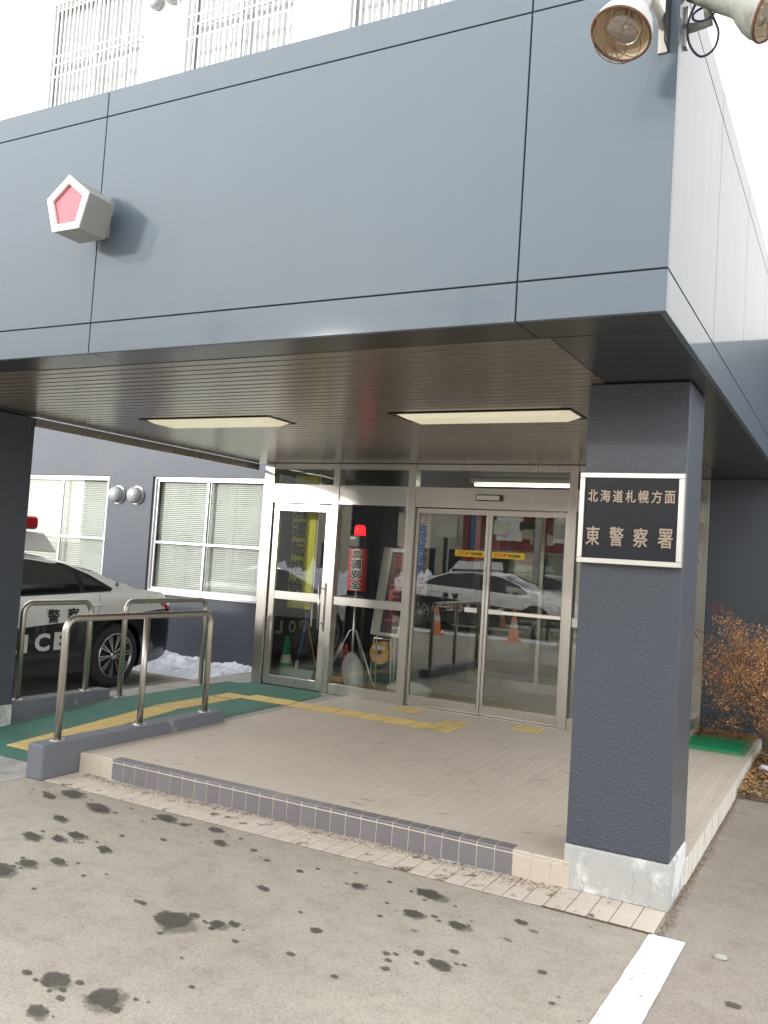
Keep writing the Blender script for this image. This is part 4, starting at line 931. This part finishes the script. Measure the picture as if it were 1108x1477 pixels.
def make_car(loc, rz_, label, detail=True):
    root = empty('police_car', loc, label, 'police car', 'black and white patrol cars', rz_)
    keep = root.location.copy(); krz = root.rotation_euler.z
    root.location = (0,0,0)
    ts = [-4.52,-4.50,-4.45,-4.38]+[-4.3+.09*k for k in range(59)]+[1.02,1.05,1.08,1.10,1.125,1.14]
    ts = sorted(set(round(t,3) for t in ts if t <= 1.14)); secs = [section(t) for t in ts]; n = len(secs[0])
    vs = []
    for t, P in zip(ts, secs):
        ring = [(-b_, t, z) for b_, z in P]+[(-(2*CW-b_), t, z) for b_, z in P[-2::-1]]; vs += ring
    k = 2*n-1; fs = []
    for i in range(len(ts)-1):
        for j in range(k): fs.append((i*k+j, i*k+(j+1)%k, (i+1)*k+(j+1)%k, (i+1)*k+j))
    fs += [tuple(range(k))[::-1], tuple(range((len(ts)-1)*k, len(ts)*k))]
    b = MB(); b.v = vs; b.f = fs; b.m = [0]*len(fs)
    body = b.build('body', M['carpaint'], root, smooth=True)
    # wheel arches
    cut = MB()
    for wy in (0,-3.24):
        for xx in (-.42, -2*CW-.10): cut.lathe([(0,0),(.452,0),(.452,.52),(0,.52)], (xx,wy,.40), (1,0,0), 40)
    co = cut.build('cutter', M['trim']); md = body.modifiers.new('b','BOOLEAN'); md.object = co; md.operation = 'DIFFERENCE'; md.solver = 'EXACT'
    bpy.context.view_layer.update(); me = bpy.data.meshes.new_from_object(body.evaluated_get(bpy.context.evaluated_depsgraph_get())); body.modifiers.clear(); body.data = me
    bpy.data.objects.remove(co)
    try:
        me.polygons.foreach_set('use_smooth', [True]*len(me.polygons)); me.set_sharp_from_angle(angle=math.radians(38))
    except Exception: pass
    for i_ in range(2):
        pass
    ub = MB(); ub.box(-2*CW+.50,-.50,-3.9,.6,.15,.55); ub.build('underbody', M['trim'], root)
    # wheels
    for wy in (0,-3.24):
        for sd, x0, axx in ((0,-.015,1),(1,-2*CW+.015,-1)):
            wtyre = MB(); wtyre.lathe([(.25,-.04),(.268,.0),(.32,.012),(.370,.0),(.396,-.03),(.402,-.08),(.402,-.20),(.375,-.24),(.25,-.24)], (x0,wy,.402), (axx,0,0), 48)
            wo = wtyre.build('wheel', M['rubber'], root, smooth=True)
            rim = MB(); rim.lathe([(.280,.004),(.268,.0),(.260,-.03),(.250,-.12),(0,-.13)], (x0,wy,.402), (axx,0,0), 48); rim.build('rim', M['dark'], wo, smooth=True)
            r2 = MB(); r2.lathe([(.286,.003),(.280,.010),(.268,.008),(.260,-.012)], (x0,wy,.402), (axx,0,0), 48)
            r2.lathe([(0,-.008),(.040,-.010),(.055,-.02),(.06,-.04)], (x0,wy,.402), (axx,0,0), 20)
            for q in range(10):
                for off in (-.075,.075):
                    an = 2*math.pi*q/10+.1; a0 = an+off*.35; a1 = an+off*1.15
                    def P_(r_, a_, d_): return Vector((x0+axx*d_, wy+r_*math.cos(a_), 402e-3+r_*math.sin(a_)))
                    w0, w1 = .14, .042
                    c = [P_(.045,a0-w0,-.028),P_(.045,a0+w0,-.028),P_(.265,a1+w1,-.006),P_(.265,a1-w1,-.006)]
                    c2 = [p_-Vector((axx*.03,0,0)) for p_ in c]; r2.add(c+c2, [(0,1,2,3),(3,2,6,7),(2,1,5,6),(0,3,7,4)])
            r2.build('spokes', M['chrome'], wo)
    # glazing: polygons in (t, z) laid on the side skin
    def skin(poly, off, name, m, parent=root, both=True, nsub=10):
        (T0, T1) = min(p_[0] for p_ in poly), max(p_[0] for p_ in poly)
        def zr(t):
            zz = []
            for (a_, za), (b_, zb) in zip(poly, poly[1:]+poly[:1]):
                if (a_-t)*(b_-t) <= 0 and a_ != b_: zz.append(za+(zb-za)*(t-a_)/(b_-a_))
            return (min(zz), max(zz)) if zz else (None, None)
        for side in ((0,1) if both else (0,)):
            b = MB(); cols_ = max(4, int((T1-T0)/.05)); last = None
            for i in range(cols_+1):
                t = T0+(T1-T0)*i/cols_; t = min(max(t, T0+1e-4), T1-1e-4); lo, hi = zr(t)
                if lo is None: continue
                col = []
                for q in range(nsub+1):
                    z = lo+(hi-lo)*q/nsub; bb_ = side_b(t, z)-off; col.append((-bb_ if side == 0 else -(2*CW-bb_), t, z))
                if last:
                    for q in range(nsub):
                        f_ = [last[q], col[q], col[q+1], last[q+1]]; b.add(f_ if side == 0 else f_[::-1], [(0,1,2,3)])
                last = col
            b.build(name, M[m], parent, smooth=True)
    dlo = [(-3.02,1.13),(-2.62,1.39),(-2.2,1.545),(-1.7,1.595),(-1.2,1.59),(-.72,1.53),(-.35,1.40),(-.02,1.235),(-.06,1.20),(-1.57,1.145),(-2.8,1.085)]
    skin(dlo, .004, 'window_trim', 'trim')
    skin([(-2.88,1.14),(-2.55,1.37),(-2.15,1.515),(-1.72,1.565),(-1.72,1.165),(-2.7,1.12)], .009, 'side_window', 'carglass')
    skin([(-1.58,1.175),(-1.60,1.565),(-1.2,1.562),(-.78,1.51),(-.60,1.445),(-.56,1.205)], .009, 'side_window', 'carglass')
    skin([(-.52,1.21),(-.53,1.42),(-.35,1.35),(-.10,1.235)], .009, 'quarter_window', 'carglass')
    # rear and front screens
    for (t0, t1, nm_) in ((-.36,.36,'rear_screen'),(-3.02,-2.25,'windscreen')):
        b = MB(); last = None
        for i in range(9):
            t = t0+(t1-t0)*i/8; P = section(t)[-6:]; row = []
            e0 = P[0][0]+.09
            for q in range(13):
                bb_ = e0+(2*CW-2*e0)*q/12; m_ = bb_ if bb_ <= CW else 2*CW-bb_
                z = None
                for (b0, z0), (b1, z1) in zip(P[:-1], P[1:]):
                    if b0 <= m_ <= b1+1e-6: z = z0+(z1-z0)*(m_-b0)/(b1-b0)
                row.append((-bb_, t, (z if z else P[-1][1])+.006))
            if last:
                for q in range(12): b.add([last[q], row[q], row[q+1], last[q+1]], [(0,1,2,3)])
            last = row
        b.build(nm_, M['carglass'], root, smooth=True)
    # lamps
    skin([(.78,1.04),(.84,1.115),(1.04,1.085),(1.10,1.02),(1.125,.90),(1.02,.90),(.95,.96)], .008, 'tail_lamp', 'redlens', nsub=4)
    skin([(-4.36,.72),(-4.30,.80),(-3.85,.90),(-3.80,.86),(-4.2,.74)], .008, 'headlamp', 'chrome', nsub=4)
    # handles, seams
    for t_ in (-.42,-1.85):
        b = MB(); b.tube([(-.010,t_-.15,1.035),(.012,t_-.12,1.038),(.014,t_+.08,1.044),(-.010,t_+.12,1.044)], .015, 8); b.build('door_handle', M['carwhite'], root, smooth=True)
    def seam(pts_):
        b = MB(); P = []
        for (a_, za), (c_, zc) in zip(pts_[:-1], pts_[1:]):
            for q in range(8):
                t = a_+(c_-a_)*q/8; z = za+(zc-za)*q/8; P.append((-side_b(t,z)+.001, t, z))
        b.tube(P, .0028, 4); b.build('door_seam', M['trim'], root)
    seam([(-1.60,1.13),(-1.60,.70),(-1.58,.34)]); seam([(-.28,1.16),(-.33,.95),(-.50,.72),(-.58,.40)]); seam([(-3.02,1.06),(-3.0,.34)]); seam([(-3.0,.32),(-.58,.32)]); seam([(.60,1.15),(.62,.98)])
    # livery
    it = []
    tpos = {'P':-2.30,'O':-2.00,'L':-1.62,'I':-1.42,'C':-1.17,'E':-.90}
    for ch, t_ in tpos.items():
        wd = .085 if ch == 'I' else .20
        it.append((ch, (-side_b(t_,.64)+.003, t_, .63+.02*(t_+1.2)), (0,1,0), (0,0,1), wd*1.06, .205))
    lettering('lettering', it, M['offwhite'], root, ext=.002, bold=.04)
    lettering('lettering', [(ch, (-side_b(t_,.94)+.012, t_, z_), (0,1,0), (-.03,0,1), .17, .155) for ch, t_, z_ in (('警',-1.03,.925),('察',-.74,.935))], M['ink'], root, ext=.002, bold=.03)
    b = MB(); b.lathe([(0,.006),(.03,.005),(.034,0)], (-side_b(.0,1.26)+.001,.06,1.285), (1,0,.5), 16); b.build('badge', M['chrome'], root)
    # light bar
    lbx = -CW
    b = MB(); b.add([(lbx-.60,-1.75,1.68),(lbx+.60,-1.75,1.68),(lbx+.60,-.68,1.645),(lbx-.60,-.68,1.645),(lbx-.56,-1.72,1.90),(lbx+.56,-1.72,1.90),(lbx+.56,-.86,1.875),(lbx-.56,-.86,1.875)],
        [(0,3,2,1),(4,5,6,7),(0,1,5,4),(1,2,6,5),(2,3,7,6),(3,0,4,7)]); bar = b.build('light_bar_base', M['carwhite'], root, bevel=.02)
    b = MB(); b.box(lbx-.62,lbx+.62,-1.42,-1.0,1.91,2.07); b.build('red_light_bar', M['redlens'], root, bevel=.05, seg=4)
    root.location = keep
    return root
# two-tone paint: a single paint with its dividing line along the body
def car_paint():
    m = bpy.data.materials.new('two_tone_patrol_paint'); m.use_nodes = True; t = m.node_tree; N = t.nodes; L = t.links; b = N['Principled BSDF']
    b.inputs['Roughness'].default_value = .25; b.inputs['Coat Weight'].default_value = 1; b.inputs['Coat Roughness'].default_value = .03
    tc = N.new('ShaderNodeTexCoord'); sp = N.new('ShaderNodeSeparateXYZ'); L.new(tc.outputs['Object'], sp.inputs[0])
    # z > z0 + slope * y
    ma = N.new('ShaderNodeMath'); ma.operation = 'MULTIPLY_ADD'; L.new(sp.outputs['Y'], ma.inputs[0]); ma.inputs[1].default_value = -.068; L.new(sp.outputs['Z'], ma.inputs[2])
    gt = N.new('ShaderNodeMath'); gt.operation = 'GREATER_THAN'; L.new(ma.outputs[0], gt.inputs[0]); gt.inputs[1].default_value = .905*S
    mx = N.new('ShaderNodeMix'); mx.data_type = 'RGBA'; L.new(gt.outputs[0], mx.inputs['Factor']); mx.inputs['A'].default_value = (.007,.008,.013,1); mx.inputs['B'].default_value = (.82,.81,.77,1)
    L.new(mx.outputs['Result'], b.inputs['Base Color']); return m
M['carpaint'] = car_paint()
car1 = make_car((-7.30,3.15,0), 0, 'black and white patrol car parked beyond the ramp handrails with its tail to the wall')
def car_copy(loc, rz_, label):
    c = copy_tree(car1); c.location = loc; c.rotation_euler.z = rz_; c['label'] = label; return c
car_copy((-9.6,-8.35,0), math.pi/2, 'patrol car parked broadside across the yard, seen only mirrored in the sliding doors')
car_copy((-14.8,3.0,0), 0, 'patrol car parked farther left along the station wall, outside the left edge of view') if False else None
# ------------------------------------------------------------------ snow
def snow_patch(name, x0, x1, y0, y1, h, sd, label, nx=110, ny=46):
    b = MB(); vs = []
    for i in range(nx+1):
        for j in range(ny+1):
            u, v = i/nx, j/ny; x = x0+(x1-x0)*u; y = y0+(y1-y0)*v
            e = min(1, min(u,1-u)*7)*min(1, v*5)*(1 if sd < 5 else min(1,(1-v)*5))
            n_ = noise.fractal(Vector((x*2.2+sd, y*3.0, sd)), 1.0, 2.1, 4)
            z = h*e*(.38+.55*v+.55*n_)+.03*noise.noise(Vector((x*17, y*17, sd)))*e+.014*noise.noise(Vector((x*45, y*45, sd)))*e
            vs.append((x, y, z-.006))
    b.v = vs; b.f = [(i*(ny+1)+j, (i+1)*(ny+1)+j, (i+1)*(ny+1)+j+1, i*(ny+1)+j+1) for i in range(nx) for j in range(ny)]; b.m = [0]*len(b.f)
    o = b.build(name, M['snow'], smooth=True); return tag(o, label, 'snow', kind='stuff')
snow_patch('snow', -8.9,-6.46,4.45,WY-.002,.19,1.3,'old bumpy snow lying along the foot of the wall behind the patrol car')
snow_patch('snow', -6.52,-5.95,4.62,WY-.002,.26,2.7,'lumpy snow heap on the pale slab beside the doorpost', 40, 30)
snow_patch('snow', -10.5,-3.8,-7.75,-7.25,.06,6.1,'thin ridge of snow in front of the far patrol car across the yard', 120, 20)
snow_patch('snow', -24,-9,-17.5,-14.5,1.3,7.7,'ploughed snow bank at the far side of the yard', 90, 24)
# ------------------------------------------------------------------ green mat, leaves, soil, shrub (right)
t = empty('doormat', (-.35,4.6,HP), 'bright green bristle doormat with dull border at the foot of the dark wall', 'doormat')
MB().box(-.62,-.035,4.06,5.22,HP+.0005,HP+.012,c=.003).build('border', M['matedge'], t); MB().box(-.62,-.10,4.16,5.18,HP+.0125,HP+.028,c=.004).build('pile', M['matgreen'], t)
lf = MB()
def leafq(mb, p, r, mi=0, flat=.3):
    a = random.uniform(0,6.28); n_ = Vector((random.gauss(0,flat),random.gauss(0,flat),1)).normalized(); u = n_.orthogonal().normalized(); v = n_.cross(u); d = u*math.cos(a)+v*math.sin(a); e = n_.cross(d)
    p = Vector(p); mb.add([p-d*r, p+e*r*.4, p+d*r, p-e*r*.4], [(0,1,2,3)], mi)
for i in range(3200):
    x = random.uniform(-.63,-.02); y = 5.24-abs(random.gauss(0,.22)); 
    y = max(y, 4.45+.9*noise.noise(Vector((x*4,1,1)))+.15)
    if y > 5.26: continue
    leafq(lf, (x,y,HP+.03+random.random()*.02*(1 if y > 4.9 else .4)), random.uniform(.006,.02), random.choice([0,0,1,2]))
tag(lf.build('fallen_leaves', [M['litter'],M['leafo'],M['straw']]), 'brown fallen leaves drifted over the back of the green doormat', 'fallen leaves', kind='stuff')
so2 = MB(); vs = []
nx, ny = 24, 40
for i in range(nx+1):
    for j in range(ny+1):
        x = .014+1.6*i/nx; y = 3.05+(WY-.035-3.05)*j/ny; e = min(1, j*.35)
        vs.append((x, y, .004+e*(.03+.035*noise.noise(Vector((x*4,y*4,1)))+.02*noise.noise(Vector((x*14,y*14,1))))))
so2.v = vs; so2.f = [(i*(ny+1)+j,(i+1)*(ny+1)+j,(i+1)*(ny+1)+j+1,i*(ny+1)+j+1) for i in range(nx) for j in range(ny)]; so2.m = [0]*len(so2.f)
tag(so2.build('planting_bed', M['mulch'], smooth=True), kind='structure')
lf = MB()
for i in range(5200):
    x = .02+random.random()**1.3*1.3; y = random.uniform(3.0,5.2); leafq(lf, (x,y,.045+random.random()*.04), random.uniform(.008,.03), random.choice([0,1,1,2]), .6)
tag(lf.build('leaf_litter', [M['litter'],M['straw'],M['leafo']]), 'dry straw-coloured litter on the soil beside the platform edge', 'leaf litter', kind='stuff')
for k, (x, y, r, z, lb) in enumerate([(.36,3.75,.11,.06,'larger white snow lump on the dry litter at the right edge'),(.14,4.15,.05,.07,'small white snow lump on the litter close to the platform corner')]):
    bm = bmesh.new(); bmesh.ops.create_icosphere(bm, subdivisions=3, radius=1)
    for v in bm.verts: v.co = Vector((x,y,z))+v.co*r*(1+.35*noise.noise(v.co*1.8+Vector((k*5,0,0))))*1.0; v.co.z = z+(v.co.z-z)*.6
    me = bpy.data.meshes.new('snow_lump'); bm.to_mesh(me); me.materials.append(M['snow']); me.polygons.foreach_set('use_smooth',[True]*len(me.polygons)); o = bpy.data.objects.new('snow_lump', me); COL.objects.link(o); tag(o, lb, 'snow lump')
# shrub
sh_ = empty('shrub', (.30,4.35,.05), 'twiggy shrub with orange and red autumn leaves in front of the dark wall', 'shrub')
tw = MB(); lv = MB(); tips = []
def grow(p, d, l, r, dep):
    P = [p]; q = p.copy(); dd = d.copy()
    for k in range(4):
        dd = (dd+Vector((random.gauss(0,.12),random.gauss(0,.12),random.gauss(0,.09)))).normalized(); q = q+dd*l/4; P.append(q.copy())
    tw.tube(P, [r*(1-.1*k) for k in range(5)], 5, cap=False)
    if dep == 0:
        tips.append((q, dd)); return
    for k in range(random.choice([3,3,4])):
        nd = (dd+Vector((random.gauss(0,.5),random.gauss(0,.5),random.gauss(0,.32)))).normalized(); grow(P[random.choice([2,3,4])], nd, l*random.uniform(.55,.8), r*.6, dep-1)
for k in range(12):
    a = 2*math.pi*k/12; grow(Vector((.30+.05*math.cos(a),4.35+.05*math.sin(a),.04)), Vector((math.cos(a)*.55-.12,math.sin(a)*.4,1)).normalized(), random.uniform(.62,.85), .015, 3)
for q, dd in tips:
    red = q.z > 1.55 or random.random() < .05
    for k in range(random.choice([24,32,40])):
        p = q-dd*random.random()*.14+Vector((random.gauss(0,.045),random.gauss(0,.045),random.gauss(0,.034)))
        leafq(lv, p, random.uniform(.007,.016), 1 if (red and random.random()<.8) else (0 if random.random() < .7 else 2), 1.2)
    for k in range(2): 
        e = q+Vector((random.gauss(0,.05),random.gauss(0,.05),random.uniform(.02,.09))); tw.tube([q,e], .0022, 3, cap=False)
tw.build('branches', M['twig'], sh_); lv.build('foliage', [M['leafo'],M['leafr'],M['leafy']], sh_)
# pebble

bm = bmesh.new(); bmesh.ops.create_icosphere(bm, subdivisions=2, radius=1)
for v in bm.verts: v.co = Vector((.335,-.43,.008))+Vector((v.co.x*.034,v.co.y*.022,v.co.z*.016))*(1+.2*noise.noise(v.co*2))
me = bpy.data.meshes.new('pebble'); bm.to_mesh(me); me.materials.append(M['concrete']); o = bpy.data.objects.new('pebble', me); COL.objects.link(o); tag(o, 'single pale pebble lying on the brownish asphalt right of the white line', 'pebble')
# ------------------------------------------------------------------ across the yard (seen mirrored in the glass)
cn = [(-8.44,-6.96,'left orange cone in front of the far patrol car, mirrored in the doors'),(-6.47,-7.20,'middle orange cone in front of the far patrol car, mirrored in the doors'),(-5.2,-7.35,'right orange cone in front of the far patrol car, beside its front wheel')]
for x, y, lb in cn: cone('traffic_cone', x, y, 0, .80, .15, 'coneorange', lb, 'orange cones across the yard', True)
for (a_, b_), lb in zip(((cn[0],cn[1]),(cn[1],cn[2])), ('striped bar linking the left and middle orange cones','striped bar linking the middle and right orange cones')):
    t = empty('barrier_bar', ((a_[0]+b_[0])/2,-7.1,.68), lb, 'barrier bar', 'bars between the orange cones')
    for q in range(6):
        u0, u1 = q/6, (q+1)/6; p0 = Vector((a_[0],a_[1],.70)).lerp(Vector((b_[0],b_[1],.70)), u0); p1 = Vector((a_[0],a_[1],.70)).lerp(Vector((b_[0],b_[1],.70)), u1)
        MB().tube([p0,p1], .017, 8).build('bar_segment', M['red' if q%2 else 'offwhite'], t)
def house(x0,x1,y0,y1,h,m,label,floors,wins=6,sign=None):
    t = empty('shop_building', ((x0+x1)/2,(y0+y1)/2,0), label, 'building', 'buildings across the street')
    MB().box(x0,x1,y0,y1,0,h).build('wall', M[m], t); MB().box(x0-.1,x1+.1,y0-.1,y1+.1,h+.002,h+.25).build('roof', M['fargrey'], t)
    for f_ in range(floors):
        for k in range(wins):
            wx = x0+(x1-x0)*(k+.5)/wins; ww = (x1-x0)/wins*.30; z0 = .9+f_*3.1
            fo = MB().box(wx-ww-.05,wx+ww+.05,y1+.001,y1+.06,z0-.05,z0+1.55).build('window', M['alu'], t); MB().box(wx-ww,wx+ww,y1+.061,y1+.07,z0,z0+1.5).build('pane', M['farglass'], fo)
    return t
house(-23,-14.4,-32,-24,8.2,'farbeige','beige two-storey building across the street, mirrored in the left sliding door',2,5)
t = house(-14.3,-4.5,-31,-23.4,3.9,'farbeige','low shop with dark red fascia across the street, mirrored in the right sliding door',1,4)
MB().box(-14.2,-4.6,-23.39,-23.2,2.5,4.6).build('fascia', M['shopred'], t)
for x0, x1 in ((-13.2,-12.0),(-10.6,-10.0),(-8.6,-5.2)): MB().box(x0,x1,-23.19,-23.1,2.9,4.0).build('sign_panel', M['offwhite'], t)
for x0, wd, z0, hh, m_, lb in ((-14.6,.28,0,5.4,'shopred','tall dark red post beside the shop front across the street'),(-17.0,.5,1.2,2.2,'bluesign','blue vertical shop board on the beige building across the street'),
        (-19.5,.9,.8,1.6,'card','brown poster board against the beige building across the street'),(-11.3,.25,0,6.5,'concrete','pale sign mast in front of the red-fronted shop'),(-15.9,1.0,2.9,.9,'paperA','pale square sign above the beige building entrance')):
    t = empty('street_sign', (x0,-22.6,z0), lb, 'sign', 'signs along the far side of the street'); MB().box(x0,x0+wd,-22.9,-22.7,max(z0,.0),z0+hh).build('panel', M[m_], t)
    MB().box(x0+wd*.3,x0+wd*.45,-22.99,-22.91,0,z0+hh*.9).build('post', M['trim'], t)
t = empty('round_sign', (-13.9,-22.3,4.6), 'orange oval shop sign on a bracket across the street', 'sign'); MB().lathe([(0,0),(.42,0),(.42,.12),(0,.12)], (-13.8,-22.4,4.5), (0,1,0), 24).build('disc', M['coneorange'], t); MB().box(-14.3,-13.8,-22.36,-22.30,4.45,4.52).build('bracket', M['trim'], t)
t = empty('roof_sign', (-9,-23,4.7), 'row of white and black sign boards on the red-fronted shop', 'sign')
for q in range(6): MB().box(-13.6+1.5*q,-12.6+1.5*q,-23.09,-23.02,3.15+.2*(q%2),3.75).build('board', M['ink' if q%2 else 'paperA'], t)
house(-4.3,6,-33,-25,9.5,'fargrey','grey block across the street behind the photographer',3,6)
house(-40,-24,-34,-22,6.5,'fargrey','wide grey building far left across the street',2,7)
house(8,24,-34,-24,8,'farbeige','beige block far right across the street',2,6)
for x, lb in ((-18.2,'utility pole left of the beige building across the street'),(-9.2,'utility pole in front of the red-fronted shop')):
    t = empty('utility_pole', (x,-20.5,0), lb, 'utility pole', 'utility poles across the street'); MB().tube([(x,-20.5,0),(x,-20.5,10)], [.17,.11], 12).build('pole', M['concrete'], t, smooth=True)
    MB().box(x-1,x+1,-20.55,-20.45,9.1,9.2).build('crossarm', M['concrete'], t)
    for q in range(4): MB().tube([(x+(-.9+.6*q)-25,-20.5,9.0),(x+(-.9+.6*q)-12,-20.5,8.6),(x+(-.9+.6*q),-20.5,9.2)] if q < 1 else [(x-.9+.6*q,-20.5,9.2),(x-.9+.6*q+.01,-20.5,9.3)], .02, 5).build('wire' if q < 1 else 'insulator', M['trim'], t)
t = empty('wall_sign', (-15,-23.9,3), 'tall blue sign board beside the red-fronted shop across the street', 'sign'); MB().box(-14.75,-14.25,-23.3,-23.15,2.2,5.2).build('panel', M['bluesign'], t); MB().box(-14.52,-14.48,-23.4,-23.31,0,5.2).build('post', M['trim'], t)
# ------------------------------------------------------------------ to metres
for me in bpy.data.meshes: me.transform(Matrix.Scale(S, 4))
for o in bpy.data.objects:
    if o.type in ('MESH', 'EMPTY'): o.location = o.location*S
print('tiles', cnt, 'objects', len(bpy.data.objects))
